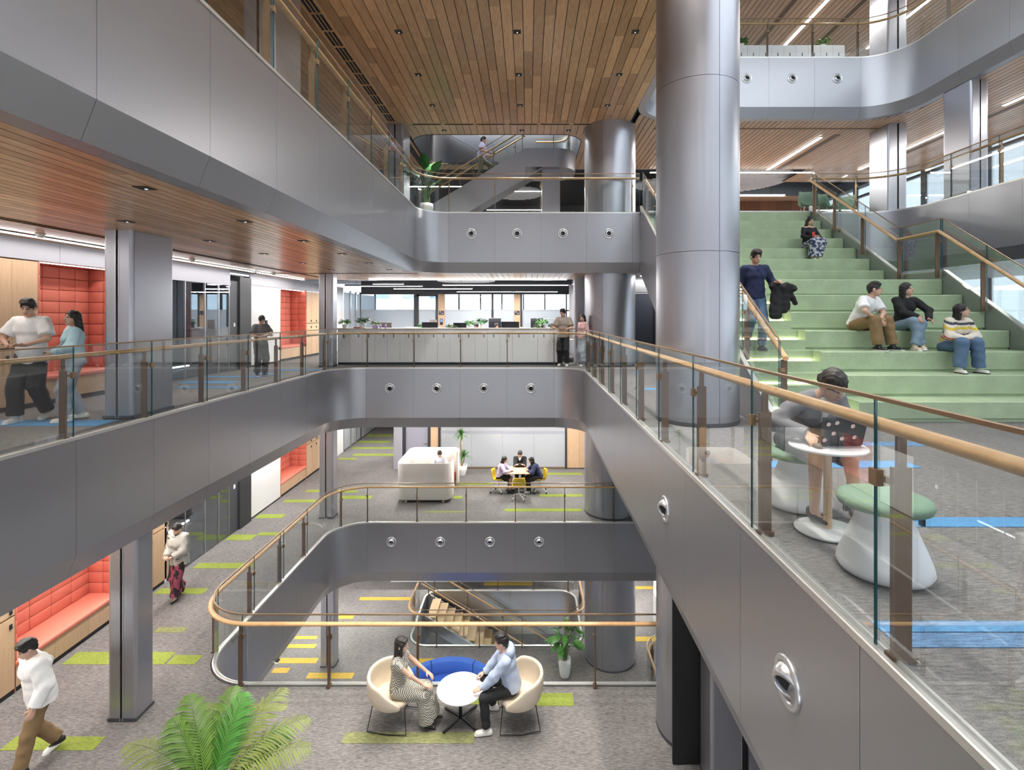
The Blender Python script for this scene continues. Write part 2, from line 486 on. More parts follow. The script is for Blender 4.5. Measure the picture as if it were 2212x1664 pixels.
HAND = [(.043 * math.cos(a) * (1 if True else 1), .031 * math.sin(a)) for a in [2 * PI * k / 14 for k in range(14)]]
def rail(name, label, path, posts, joints=None, a=0.0, b=None, glass_h=1.17, hand_z=1.04, post_m=None):
    """glass balustrade along a path: panes between joints, flat posts, oak handrail, bronze cap, clamps"""
    b = path.len if b is None else b
    joints_in = joints
    joints = sorted(j for j in (joints if joints is not None else posts) if a + .05 < j < b - .05)
    p0, _ = path.at(a)
    t = thing(name, label, 'glass railing', (p0.x, p0.y, path.z))
    e = [a] + joints + [b]
    for u, v in zip(e[:-1], e[1:]):
        P, N = path.sub(u + .004, v - .004)
        g = MB().sweep(P, N, [(-.03, .01), (-.03, glass_h), (-.042, glass_h), (-.042, .01)])
        # the cut edges show as green glass
        g.mi[-1] = 1; g.mi[-2] = 1
        g.build('glass_pane', [GLASS, GLASSE], t, True)
    P, N = path.sub(a, b)
    MB().sweep(P, N, [(-.024, glass_h - .006), (-.024, glass_h + .012), (-.048, glass_h + .012), (-.048, glass_h - .006)]).build('top_cap', BRONZE_L, t, True)
    hp = [(-.085 + o, hand_z + z) for (o, z) in HAND]
    MB().sweep(P, N, hp, 0, True).build('handrail', RAILW, t, True)
    jall = list(joints_in) if joints_in is not None else list(posts)
    for s_, j_ in zip(posts, jall):
        if not (a <= s_ <= b): continue
        shift = j_ - s_
        p, n = path.at(s_); n3 = Vector((n.x, n.y, 0)).normalized(); t3 = Vector((-n3.y, n3.x, 0))
        c = Vector((p.x, p.y, path.z)) - n3 * .09
        o = thing_part('post', t, c)
        MB().obox((0, 0, .435), n3, t3, (0, 0, 1), .043, .011, .435).obox((0, 0, .93), n3, t3, (0, 0, 1), .021, .009, .08).obox((0, 0, .012), n3, t3, (0, 0, 1), .055, .03, .012).build('post_bar', post_m or BRONZE, o)
        MB().obox(tuple(n3 * .03 + t3 * (shift * .5) + Vector((0, 0, .80))), n3, t3, (0, 0, 1), .012, abs(shift) * .5 + .01, .014) \
            .obox(tuple(n3 * .052 + t3 * shift + Vector((0, 0, .80))), n3, t3, (0, 0, 1), .018, .026, .038).build('clamp', BRONZE_L, o)
    return t

def thing_part(name, parent, wloc):
    o = bpy.data.objects.new(name, None); o.empty_display_size = .05
    COL.objects.link(o); o.parent = parent
    o.location = Vector(wloc) - parent.location
    return o

def planks(parent, x0, x1, y0, y1, z, pw, pl, m, holes=(), stagger=True, th=.018, name='plank', clip=None, gap=.014):
    """rows of ceiling boards running along y; pieces share mesh data where equal"""
    cache = {}
    n = max(1, round((x1 - x0) / pw)); w = (x1 - x0) / n
    for i in range(n):
        xa = x0 + i * w; xb = xa + w; xc = (xa + xb) / 2
        off = (-(i * .37 % 1.0) * pl) if stagger else 0
        y = y0 + off
        lo, hi = y0, y1
        if clip:
            lo, hi = clip(xc, y0, y1)
        while y < hi:
            a, b = max(y, lo), min(y + pl, hi); y += pl
            segs = [(a, b)] if b - a > .03 else []
            for (hx0, hx1, hy0, hy1) in holes:
                if hx0 < xc < hx1:
                    ns = []
                    for (p, q) in segs:
                        if q <= hy0 or p >= hy1: ns.append((p, q)); continue
                        if p < hy0 - .02: ns.append((p, hy0))
                        if q > hy1 + .02: ns.append((hy1, q))
                    segs = ns
            for (p, q) in segs:
                key = round(q - p, 2)
                if key not in cache:
                    cache[key] = MB().box(-w / 2 + gap / 2, w / 2 - gap / 2, 0, key - .003, 0, th).mesh('plank_board', m)
                l = parent.location
                add_obj(name, cache[key], parent, (xc - l.x, p - l.y, z - l.z))

def led(name, label, x0, x1, y0, y1, z, power, h=.012, light=True, group=None, hang=None):
    """linear fitting fixed under a soffit (or hung on wires): housing + diffuser, with its own area light just below"""
    t = thing(name, label, 'linear light', ((x0 + x1) / 2, (y0 + y1) / 2, z), group=group)
    MB().box(x0 - .012, x1 + .012, y0 - .012, y1 + .012, z - .003, z - .003 + h).build('housing', DGREY, t, True)
    MB().box(x0, x1, y0, y1, z - .018, z - .003).build('diffuser', LED, t, True)
    if hang:
        for f in (.15, .85):
            MB().cyl((x0 + (x1 - x0) * f, y0 + (y1 - y0) * f, z), (x0 + (x1 - x0) * f, y0 + (y1 - y0) * f, hang), .006, n=6).build('suspension_wire', BLACK, t, True)
    if light and power:
        area_light(((x0 + x1) / 2, (y0 + y1) / 2, z - .035), x1 - x0, y1 - y0, power)
    return t
# ================================================================ STRUCTURE
from mathutils.geometry import tessellate_polygon
F1, F2, F3, F4, F5, F6 = -9.28, -4.65, 0.0, 4.67, 9.34, 14.0
P2 = Path([(-5.72, 12), (-5.72, 15.5), (8.0, 15.5), (8.0, 8.74), (-5.72, 8.74)], [0, 1.0, 1.0, 1.0, 1.0], F2, closed=True)
P3 = Path([(-5.78, -1.5), (-5.78, 15.5), (1.6, 15.5), (1.6, -1.5)], [0, 1.0, .9, 0], F3)
P4 = Path([(-3.21, -1.5), (-3.21, 15.5), (3.36, 15.5)], [0, .9, 0], F4)
P4R = Path([(8.55, 15.5), (11.1, 15.5), (11.1, 1.0)], [0, 1.2, 0], F4)
P5 = Path([(3.46, 1.0), (3.46, 15.5), (11.0, 15.5), (11.0, 1.0)], [0, .9, 1.1, 0], F5)
P1 = Path([(-3.95, 19), (-3.95, 20.35), (1.8, 20.35), (1.8, 17.0), (-3.95, 17.0)], [0, .5, .6, .6, .6], F1, closed=True)

def slab(name, label, outer, holes, z, th, m, cat='floor', kind='structure'):
    polys = [[Vector((p[0], p[1], 0)) for p in outer]] + [[Vector((p[0], p[1], 0)) for p in h] for h in holes]
    tris = tessellate_polygon(polys)
    flat = [p for q in polys for p in q]; n = len(flat)
    b = MB()
    b.add([(p.x, p.y, z) for p in flat], [tuple(t) for t in tris])
    b.add([(p.x, p.y, z - th) for p in flat], [tuple(reversed(t)) for t in tris])
    k = 0
    for q in polys:
        m_ = len(q)
        b.add([(p.x, p.y, z) for p in q] + [(p.x, p.y, z - th) for p in q], [(i, (i + 1) % m_, m_ + (i + 1) % m_, m_ + i) for i in range(m_)])
    o = b.build(name, m)
    tag(o, label, cat, None, kind)
    return o

def off_pts(path, d):
    return [(p.x + n.x * d, p.y + n.y * d) for p, n in zip(path.p, path.n)]

o3 = off_pts(P3, -.09)
floor3 = slab('floor', 'grey carpet of the middle gallery around the void', o3 + [(16.2, -1.5), (16.2, 33), (-14, 33), (-14, -1.5)], [], F3 - .008, .06, CARPET)
floor2 = slab('floor', 'grey carpet floor with lime strips one storey below the camera', [(-14, -1.5), (16.2, -1.5), (16.2, 33), (-14, 33)], [off_pts(P2, -.09)[:-1]], F2 - .008, .06, CARPET)
floor1 = slab('floor', 'grey carpet floor with yellow strips at the bottom of the void', [(-14, -1.5), (16.2, -1.5), (16.2, 33), (-14, 33)], [off_pts(P1, -.09)[:-1]], F1 - .008, .06, CARPET)
floor0 = slab('floor', 'dim carpet at the foot of the lowest stair', [(-10, 12), (10, 12), (10, 28), (-10, 28)], [], F1 - 4.6, .06, CARPET)
o4 = off_pts(P4, -.09)
floor4 = slab('floor', 'upper gallery floor above the grey fascia', o4 + [(3.36, 15.4), (8.5, 15.4)] + off_pts(P4R, -.09) + [(16.2, 1.0), (16.2, 33), (-14, 33), (-14, -1.5)], [], F4 - .008, .06, CARPET)
hole5 = [(-3.9, 17.0), (1.8, 17.0), (1.8, 20.3), (-3.9, 20.3)]
floor5 = slab('floor', 'topmost gallery floor over the timber ceiling', off_pts(P5, -.09) + [(16.2, 1), (16.2, 33), (-14, 33), (-14, -1.5), (3.3, -1.5)], [hole5], F5 - .008, .06, CARPET)

# coloured carpet strips laid into the floors
def strips(parent, z, rects, m, name='carpet_strip'):
    for (a, b, c, d) in rects:
        MB().box(a, b, c, d, z - .012, z - .003).build(name, m, parent, True)
strips(floor2, F2, [(-7.56, -6.23, 7.38, 7.62), (-8.32, -6.5, 9.2, 9.54), (-6.46, -5.95, 9.2, 9.45), (-8.38, -7.28, 11.53, 11.77), (-8.27, -6.84, 12.7, 12.98), (-8.42, -7.69, 14.3, 14.66), (-7.69, -7.0, 14.6, 14.82),
    (-8.4, -7.58, 15.85, 16.17), (-8.2, -6.6, 17.2, 17.45), (-7.9, -6.5, 18.2, 18.45), (-7.83, -5.84, 22.91, 23.3), (-8.3, -6.29, 24.11, 24.45), (-8.4, -6.82, 25.25, 25.7), (-8.4, -6.83, 26.61, 27.1),
    (-8.25, -7.45, 22.3, 22.6), (-6.46, -5.36, 17.52, 17.83), (-6.69, -6.04, 18.16, 18.4), (-2.73, -2.26, 17.55, 17.8), (-2.81, -1.3, 19.01, 19.25), (-.75, 1.72, 16.4, 16.65), (.38, 1.89, 17.74, 18.0),
    (.67, 2.12, 20.17, 20.45), (.1, .73, 8.22, 8.5), (-1.0, -.5, 8.25, 8.47)], LIME)
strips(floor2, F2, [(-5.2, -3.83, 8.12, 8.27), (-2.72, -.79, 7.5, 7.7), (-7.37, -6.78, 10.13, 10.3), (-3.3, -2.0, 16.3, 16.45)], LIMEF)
strips(floor1, F1, [(-6.46, -4.52, 19.68, 19.9), (-6.86, -6.28, 18.47, 18.7), (-3.63, -1.99, 16.11, 16.34), (-6.66, -5.27, 15.43, 15.68), (-7.95, -6.97, 16.85, 17.05), (-7.85, -6.63, 16.11, 16.36), (-7.81, -7.32, 15.67, 15.9),
    (-1.79, .17, 20.76, 21.0), (3.58, 5.2, 17.19, 17.45), (4.26, 6.03, 20.48, 20.7), (-7.86, -7.11, 17.31, 17.48), (-4.0, -2.0, 15.3, 15.5), (-4.6, -4.1, 14.2, 14.4)], YELLOW)
strips(floor3, F3, [(-7.9, -6.13, 7.32, 7.75), (-8.16, -6.88, 11.95, 12.4), (-7.69, -6.23, 11.19, 11.45), (-8.26, -6.85, 13.14, 13.4), (-7.42, -6.68, 13.77, 14.05), (-7.19, -6.0, 14.83, 15.1),
    (2.7, 4.6, 3.82, 4.0), (2.5, 4.05, 5.31, 5.56), (1.75, 3.4, 2.55, 2.64), (2.39, 3.2, 10.91, 11.19), (2.9, 3.3, 14.11, 14.4)], BLUE)
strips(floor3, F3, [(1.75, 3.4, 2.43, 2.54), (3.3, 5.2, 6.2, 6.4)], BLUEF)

# ---------------------------------------------------------------- fascias
def cutlist(path, pts):
    return [path.near(*p) for p in pts]
fa3 = fascia('balcony_fascia', 'grey satin metal band edging the middle gallery void', P3,
    cutlist(P3, [(-5.78, y) for y in (1.1, 2.48, 3.85, 5.22, 6.6, 7.97, 9.35, 10.72, 12.1, 13.47)] + [(-4.87 + 1.41 * k, 15.5) for k in range(5)] + [(1.6, 2.49 + 1.4 * k) for k in range(-1, 9)]))
fa2 = fascia('balcony_fascia', 'grey satin metal band edging the lower gallery void', P2,
    cutlist(P2, [(-5.72, y) for y in (10.2, 11.6, 13.0)] + [(-4.84 + 1.485 * k, 15.5) for k in range(9)] + [(-4.6 + 1.485 * k, 8.74) for k in range(9)]))
fa4 = fascia('balcony_fascia', 'deep grey metal band sweeping along the upper gallery overhang', P4,
    cutlist(P4, [(-3.21, y) for y in (1.1, 2.47, 3.84, 5.21, 6.59, 7.94, 9.32, 10.7, 12.07, 13.45)] + [(-2.38 + 1.378 * k, 15.5) for k in range(5)]))
fa4r = fascia('balcony_fascia', 'grey band of the upper gallery curving beyond the green steps', P4R, cutlist(P4R, [(9.9, 15.5)] + [(11.1, y) for y in (13, 11.6, 10.2, 8.8)]))
fa5 = fascia('balcony_fascia', 'topmost curved grey band with round nozzles above the green steps', P5,
    cutlist(P5, [(3.46, y) for y in (5, 6.4, 7.8, 9.2, 10.6, 12, 13.4)] + [(x, 15.5) for x in (4.5, 5.86, 7.23, 8.6, 9.98)] + [(11, y) for y in (13.2, 11.8, 10.4, 9.0, 7.6)]))
fa1 = fascia('balcony_fascia', 'grey lining with white rim round the lowest stair opening', P1, cutlist(P1, [(-2.2, 17), (-.7, 17), (.8, 17), (-2.2, 20.35), (-.7, 20.35), (.8, 20.35)]), prof=[(0, -.03), (0, -1.7), (-.03, -1.7), (-.03, -.03)])

# air nozzles set into the fascias
NOZ = {}
def nozzle(parent, c, n, tilt=(0, -.25), r=.152, fin=False):
    """c centre on the face, n outward 2D normal"""
    ang = math.atan2(n[1], n[0]) - math.atan2(-1, 0)
    e = thing_part('air_nozzle', parent, c); e.rotation_euler = (0, 0, ang)
    if 'ring' not in NOZ:
        ring = MB(); N_ = 32
        pr = [(r, 0.0), (r, .012), (r * .93, .02), (r * .74, .014), (r * .70, -.03), (r * .66, -.05)]
        vs = [(q * math.cos(2 * PI * j / N_), -z, q * math.sin(2 * PI * j / N_)) for q, z in pr for j in range(N_)]
        ring.add(vs, [(i * N_ + j, i * N_ + (j + 1) % N_, (i + 1) * N_ + (j + 1) % N_, (i + 1) * N_ + j) for i in range(len(pr) - 1) for j in range(N_)], 0, True)
        NOZ['ring'] = ring.mesh('nozzle_ring', CHROME)
        cup = MB()
        pr = [(r * .66, -.05), (r * .68, -.01), (r * .60, .03), (r * .47, .045), (r * .42, .03), (r * .40, -.05)]
        vs = [(q * math.cos(2 * PI * j / N_), -z, q * math.sin(2 * PI * j / N_)) for q, z in pr for j in range(N_)]
        cup.add(vs, [(i * N_ + j, i * N_ + (j + 1) % N_, (i + 1) * N_ + (j + 1) % N_, (i + 1) * N_ + j) for i in range(len(pr) - 1) for j in range(N_)], 0, True)
        NOZ['cup'] = cup.mesh('nozzle_cup', CHROME)
        d = MB(); d.cyl((0, .03, 0), (0, .05, 0), r * .66, n=24); d.cyl((0, -.012, 0), (0, .0, 0), r * .41, n=24)
        NOZ['hole'] = d.mesh('nozzle_throat', BLACK)
    add_obj('ring', NOZ['ring'], e)
    o = add_obj('ball', NOZ['cup'], e); o.rotation_euler = (tilt[1], 0, tilt[0])
    o = add_obj('throat', NOZ['hole'], e); o.rotation_euler = (tilt[1], 0, tilt[0])
for k, x in enumerate((-4.156, -2.75, -1.335, .083)):
    nozzle(fa3, (x, 15.5, -.62), (0, -1), ((.1, -.05, .1, -.05)[k], .12))
for x in (-4.11, -2.64, -1.15, .33):
    nozzle(fa2, (x, 15.5, -5.23), (0, -1), (0, .45))
for k, x in enumerate((-1.71, -.334, 1.04, 2.42)):
    nozzle(fa4, (x, 15.5, 4.03), (0, -1), (.05, -.1))
for x in (5.2, 6.57, 7.94, 9.29):
    nozzle(fa5, (x, 15.5, 8.70), (0, -1), (.1, -.15))
for y in (3.18, 6.03):
    nozzle(fa3, (1.6, y, -.70), (-1, 0), (.6, .3))

# ---------------------------------------------------------------- ceilings
def ceiling_base(label, x0, x1, y0, y1, z):
    t = thing('ceiling', label, 'ceiling', ((x0 + x1) / 2, (y0 + y1) / 2, z), kind='structure')
    return t
c3 = ceiling_base('timber plank soffit over the middle gallery corridor', -8.45, 3.3, 2, 18.4, 2.86)
arcA = lambda cx, cy, r: (lambda x, a, b: (cy + math.sqrt(max(0, r * r - (x - cx) ** 2)), b))
planks(c3, -8.45, -3.53, 3.0, 18.4, 2.86, .135, 4.2, CEILW)
planks(c3, -3.53, -2.31, 14.6, 18.4, 2.86, .135, 4.2, CEILW2, stagger=False, clip=arcA(-2.31, 14.6, 1.22))
planks(c3, -2.31, 3.3, 15.82, 18.4, 2.86, .19, 4.2, CEILW2, stagger=False)
MB().box(-8.45, -3.53, -1.5, 3.0, 2.86, 2.88).build('near_board', CEILW, c3, True)
MB().box(-8.5, -3.36, -1.5, 18.4, 2.885, 2.9).box(-3.36, 3.3, 15.7, 18.4, 2.885, 2.9).build('dark_backing', BLACK, c3, True)
for xx, ww in ((-7.08, .05), (-6.95, .02)):
    MB().box(xx, xx + ww, 3, 18.4, 2.852, 2.86).build('shadow_slot', BLACK, c3, True)
MB().box(-8.45, -3.36, 15.75, 15.78, 2.85, 2.86).build('shadow_slot', BLACK, c3, True)

c4 = ceiling_base('broad timber plank ceiling high over the void', -9, 3.14, 1, 21, 7.53)
planks(c4, -4.0, 3.14, 7.2, 16.0, 7.53, .217, 1.9, CEILW)
planks(c4, -4.0, 3.3, 16.16, 21.0, 7.53, .217, 2.6, CEILW2, holes=[(-3.9, 1.8, 17.0, 20.3)], stagger=False)
planks(c4, -9.0, -4.38, 5.0, 21.0, 7.53, .16, 4.6, CEILW)
MB().box(-9, 3.14, -1.5, 5.0, 7.53, 7.55).box(-4.38, 3.14, 5.0, 7.2, 7.53, 7.55).build('near_board', CEILW, c4, True)
MB().box(-4.0, 3.3, 16.0, 16.16, 7.535, 7.55).build('cross_slot', OAK, c4, True)
for k in range(7):
    MB().box(-3.6 + k * 1.0, -2.72 + k * 1.0, 16.05, 16.10, 7.524, 7.536).build('slot_vent', BLACK, c4, True)
c4b = MB()
c4b.box(-9, 3.2, -1.5, 17.0, 7.56, 7.58).box(-9, -3.9, 17, 21, 7.56, 7.58).box(1.8, 3.2, 17, 21, 7.56, 7.58).box(-3.9, 1.8, 20.3, 21, 7.56, 7.58)
c4b.build('dark_backing', BLACK, c4, True)
# rounded corners of the stair opening in the ceiling
for (cx, cy, sx, sy) in ((-3.9, 17.0, 1, 1), (1.8, 17.0, -1, 1), (-3.9, 20.3, 1, -1), (1.8, 20.3, -1, -1)):
    r = .75
    arc = [(cx + sx * (r - r * math.cos(a)), cy + sy * (r - r * math.sin(a))) for a in [PI / 2 * k / 8 for k in range(9)]]
    MB().prism([(cx, cy)] + arc, 7.53, 7.56).build('corner_board', CEILW2, c4, True)
# linear grille beside the balustrade
gv = thing('ceiling_vent', 'long black linear air grille in the timber ceiling', 'air vent', (-4.19, 9.7, 7.53))
MB().box(-4.38, -4.0, 4.0, 21.0, 7.53, 7.545).build('frame', CEILW, gv, True)
MB().box(-4.30, -4.08, 4.5, 15.9, 7.524, 7.53).build('dark_backing', BLACK, gv, True)
MB().box(-4.30, -4.08, 16.9, 20.5, 7.524, 7.53).build('dark_backing', BLACK, gv, True)
for k in range(18):
    y = 4.55 + k * .63
    MB().box(-4.31, -4.07, y + .55, y + .61, 7.515, 7.524).build('cross_bar', CEILW, gv, True)
for xx in (-4.235, -4.155):
    MB().box(xx, xx + .02, 4.5, 15.9, 7.515, 7.524).build('blade', CEILW, gv, True)

c5 = ceiling_base('pale timber plank soffit behind the green steps', 3.3, 16, 8, 21, 7.53)
planks(c5, 3.3, 4.36, 14.6, 21.0, 7.53, .18, 8, CEILW2, stagger=False, clip=arcA(4.36, 14.6, 1.22), gap=.022)
planks(c5, 4.36, 9.9, 15.82, 21.0, 7.53, .165, 3.6, CEILW2, gap=.022)
planks(c5, 9.9, 11.32, 14.4, 21.0, 7.53, .165, 8, CEILW2, stagger=False, clip=arcA(9.9, 14.4, 1.42), gap=.022)
planks(c5, 11.32, 16.1, 8.0, 23.0, 7.53, .165, 5.0, CEILW2, gap=.022)
MB().box(3.3, 11.3, 15.75, 21.0, 7.56, 7.58).box(11.3, 16.1, 1, 23, 7.56, 7.58).build('dark_backing', BLACK, c5, True)
MB().box(10.1, 10.28, 17.0, 21.0, 7.520, 7.53).build('shadow_slot', BRONZE, c5, True)
MB().box(4.0, 11.2, 16.4, 16.45, 7.520, 7.53).build('shadow_slot', BRONZE, c5, True)
MB().box(4.0, 11.2, 16.5, 16.52, 7.520, 7.53).build('shadow_slot', OAK, c5, True)
MB().box(13.75, 13.9, 9.0, 21.0, 7.520, 7.53).build('shadow_slot', BRONZE, c5, True)

c6 = ceiling_base('timber plank ceiling of the topmost storey', 3, 16, 12, 26, 12.2)
planks(c6, 2.0, 16.1, 13.0, 27.0, 12.2, .19, 7.2, CEILW2, gap=.022)
MB().box(2.0, 16.2, 10.2, 13.0, 12.2, 12.22).build('near_board', CEILW2, c6, True)  # unseen extension, added to keep skylight off the topmost fascia
MB().box(2.0, 16.2, 10.2, 27, 12.23, 12.25).build('dark_backing', BLACK, c6, True)
for xx in (8.9, 11.25):
    MB().box(xx, xx + .16, 14, 26, 12.19, 12.2).build('shadow_slot', BRONZE, c6, True)
# plain soffits that only the light sees from here
for (nm, lab, x0, x1, y0, y1, z) in (('ceiling', 'plain soffit over the floor with lime strips', 1.9, 16, -1.5, 33, -1.8), ('ceiling', 'plain pale soffit under the middle gallery corridor', -14, -6.1, -1.5, 33, -1.8),
        ('ceiling', 'plain pale soffit behind the lower void', -6.1, 1.9, 15.85, 33, -1.8), ('ceiling', 'plain soffit over the bottom floor', -14, -6.05, -1.5, 33, -6.45), ('ceiling', 'plain soffit behind the bottom void', -6.05, 16, 15.85, 33, -6.45), ('ceiling', 'plain soffit in front of the bottom void', -6.05, 16, -1.5, 8.4, -6.45),
        ('ceiling', 'plain soffit of the middle gallery beyond the steps', 11.45, 16.1, 1, 33, 2.88), ('ceiling', 'plain soffit over the dark door by the wide column', 3.32, 11.4, 15.85, 18.3, 2.86)):
    MB().box(x0, x1, y0, y1, z, z + .02).top(nm, WHITE, lab, 'ceiling', kind='structure')
# open office ceiling: dark void with white acoustic discs
MB().box(-14, 6, 18.4, 33, 3.6, 3.62).top('ceiling', SOFFITM, 'dark open ceiling above the office desks', 'ceiling', kind='structure')
MB().box(-14, 16, 21.0, 33, 8.3, 8.32).top('ceiling', SOFFITM, 'dark open ceiling behind the upper gallery', 'ceiling', kind='structure')
MB().box(-8.45, 3.3, 18.38, 18.42, 2.86, 3.6).top('wall_ceiling_step', WHITE, 'white upstand where the office ceiling rises', 'ceiling edge', kind='structure')
MB().box(-9, 16, 20.98, 21.02, 7.53, 8.3).top('wall_ceiling_step', WHITE, 'white upstand where the upper ceiling rises', 'ceiling edge', kind='structure')

# ---------------------------------------------------------------- columns
def round_column(label, cx, cy, r, z0, z1, rings, shells=3, phase=.0):
    t = thing('column', label, 'column', (cx, cy, z0), kind='structure')
    MB().cyl((0, 0, 0), (0, 0, z1 - z0), r - .02, n=40).build('core', BLACK, t)
    zs = [z0] + [q for q in rings if z0 < q < z1] + [z1]
    g = .006 / r
    for a, b in zip(zs[:-1], zs[1:]):
        for s_ in range(shells):
            th0 = phase + 2 * PI * s_ / shells + g / 2; th1 = phase + 2 * PI * (s_ + 1) / shells - g / 2
            n = 22; vs = []
            for k in range(n + 1):
                th = th0 + (th1 - th0) * k / n
                for rr, zz in ((r, a - z0 + .003), (r, b - z0 - .003), (r - .02, b - z0 - .003), (r - .02, a - z0 + .003)):
                    vs.append((rr * math.cos(th), rr * math.sin(th), zz))
            fs = [(4 * i + j, 4 * i + (j + 1) % 4, 4 * (i + 1) + (j + 1) % 4, 4 * (i + 1) + j) for i in range(n) for j in range(4)]
            q = MB(); q.add(vs, [f for i, f in enumerate(fs) if i % 4], 0, False)
            q.add([vs[4 * i + j] for i in range(n + 1) for j in (0, 1)], [(2 * i, 2 * i + 1, 2 * i + 3, 2 * i + 2) for i in range(n)], 0, True)
            q.build('column_shell', COLM, t)
    MB().cyl((0, 0, 0), (0, 0, .05), r + .004, n=40).build('base_ring', DGREY, t)
    return t
round_column('tall round metal column beside the green steps', 2.55, 7.8, .60, F3, 16, [2.47, 4.93, 7.39, 9.85, 12.3], 3, math.radians(-78))
round_column('round metal column at the lower gallery front edge', 2.55, 7.8, .60, F2, -.1, [], 3, math.radians(-60))
for z0, z1, lab in ((F4, 7.6, 'wide round metal column behind the upper gallery glass'), (F3, 2.9, 'wide round metal column by the dark door'), (F2, -1.8, 'wide round metal column on the lime-striped floor'), (F1, -6.4, 'wide round metal column on the yellow-striped floor')):
    round_column(lab, 2.6, 16.45, .80, z0, z1, [], 4, math.radians(-25))

def square_column(label, x0, y0, z0, z1, w=.44, d=.92, flip=False):
    t = thing('column', label, 'column', (x0 + w / 2, y0 + d / 2, z0), kind='structure')
    h = z1 - z0; a, b = -w / 2, w / 2
    MB().box(a + .02, b - .02, -d / 2 + .05, d / 2 - .02, 0, h).build('dark_core', BLACK, t)
    def sh(x0_, x1_, r):
        q = MB(); bm = bmesh.new()
        q.rbox(x0_, x1_, -d / 2, d / 2, 0, h, .001, 1)
        return q
    s0, s1 = (a + w * .42, a + w * .54) if not flip else (a + w * .46, a + w * .58)
    # two rounded jackets either side of a dark slot
    def jacket(xa, xb, round_left):
        r = .05; n = 5; pts = []
        if round_left:
            pts += [(xb, -d / 2), (xb, d / 2)]
            pts += [(xa + r - r * math.sin(k / n * PI / 2), d / 2 - r + r * math.cos(k / n * PI / 2)) for k in range(n + 1)]
            pts += [(xa + r - r * math.cos(k / n * PI / 2), -d / 2 + r - r * math.sin(k / n * PI / 2)) for k in range(n + 1)]
        else:
            pts += [(xa, d / 2), (xa, -d / 2)]
            pts += [(xb - r + r * math.sin(k / n * PI / 2), -d / 2 + r - r * math.cos(k / n * PI / 2)) for k in range(n + 1)]
            pts += [(xb - r + r * math.cos(k / n * PI / 2), d / 2 - r + r * math.sin(k / n * PI / 2)) for k in range(n + 1)]
        return MB().prism(pts, 0, h)
    jacket(a, s0, True).build('metal_jacket', COLM, t)
    jacket(s1, b, False).build('metal_jacket', COLM, t)
    MB().box(s0, s0 + .008, -d / 2 - .006, -d / 2 + .02, 0, h).box(s1 - .008, s1, -d / 2 - .006, -d / 2 + .02, 0, h).build('slot_edge', CHROME, t)
    MB().box(a - .004, b + .004, -d / 2 - .004, d / 2 + .004, 0, .045).build('base_ring', DGREY, t)
    return t
square_column('grey slotted column beside the two strolling people', -6.44, 7.82, F3, 2.87)
square_column('grey slotted column at the far end of the corridor', -6.41, 15.77, F3, 2.87, .44, .38)
square_column('grey slotted column on the lime-striped floor near the palm', -6.44, 7.9, F2, -1.8, .44, .38)
square_column('far grey slotted column on the lime-striped floor', -6.41, 15.8, F2, -1.8, .44, .38)
square_column('grey slotted column on the yellow-striped floor', -6.41, 15.9, F1, -6.4, .44, .38)
square_column('near slotted column on the upper gallery', -4.38, 7.9, F4, 7.54, .51)
square_column('far slotted column on the upper gallery by the tall plant', -4.38, 16.0, F4, 7.54, .51)
square_column('slotted column on the upper gallery beyond the steps', 11.15, 16.0, F4, 7.54, .6, .9, True)
square_column('nearer slotted column on the upper gallery beyond the steps', 11.15, 13.0, F4, 7.54, .45, .88, True)
square_column('slotted column on the topmost gallery', 11.15, 16.0, F5, 12.2, .6, .9, True)
square_column('grey slotted column below the bridge edge', 2.36, 6.66, F2, -1.85, .85, .45, True)
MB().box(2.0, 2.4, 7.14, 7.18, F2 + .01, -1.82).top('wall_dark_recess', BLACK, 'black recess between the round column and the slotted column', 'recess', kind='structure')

# ---------------------------------------------------------------- green bleacher stair
YB = [7.56 + .49 * i for i in range(7)] + [12.2 + .53 * i for i in range(7)]
ZB = [.333 * (i + 1) - .03 for i in range(13)] + [4.665]
XS0, XM, XS1 = 3.45, 4.85, 8.42
st = thing('bleacher_stair', 'broad green terrazzo seating steps climbing to the upper gallery', 'stairs', ((XS0 + XS1) / 2, YB[0], 0))
for i in range(14):
    yb = YB[i + 1] + .06 if i < 13 else 15.6
    z0 = ZB[i - 1] - .02 if i else -.005
    MB().prism_x([(YB[i] + .03, z0), (YB[i] + .03, z0 + .045), (YB[i] + .004, z0 + .06), (YB[i], ZB[i] - .014), (YB[i] + .014, ZB[i]), (yb, ZB[i]), (yb, z0)], XM, XS1).build('seating_step', GREEN, st, True)
    zm = (ZB[i] + (ZB[i - 1] if i else 0)) / 2
    dy = .26
    MB().box(XS0, XM, YB[i], YB[i] + dy + .05, z0, zm).build('tread_block', GREEN, st, True)
    MB().box(XS0, XM, YB[i] + dy, yb, zm - .02, ZB[i]).build('tread_block', GREEN, st, True)
    MB().box(XS0 + .04, XM - .02, YB[i] + dy - .022, YB[i] + dy - .001, zm + .002, zm + .022).build('step_light', LEDW, st, True)
def zline(y, up):
    if y <= YB[6]: return ZB[0] + (y - YB[0]) * (ZB[6] - ZB[0]) / (YB[6] - YB[0]) + up
    y8 = YB[7] - .5
    if y <= y8: return ZB[6] + up
    return ZB[6] + (y - y8) * (4.67 - ZB[6]) / (15.5 - y8) + up
def stringer(label, x0, x1, up):
    ys = [7.12, YB[6], YB[7] - .5, 15.5]
    top = [(y, max(.05, zline(y, up))) for y in ys]
    bot = [(15.5, 4.67 - 1.81), (12.9, 1.2), (11.2, 0.0), (7.12, 0)]
    return MB().prism_x(top + bot, x0, x1).top('wall_stringer', METAL, label, 'stair side', kind='structure')
stringer('grey metal side of the green steps next to the round column', 3.36, 3.445, .17)
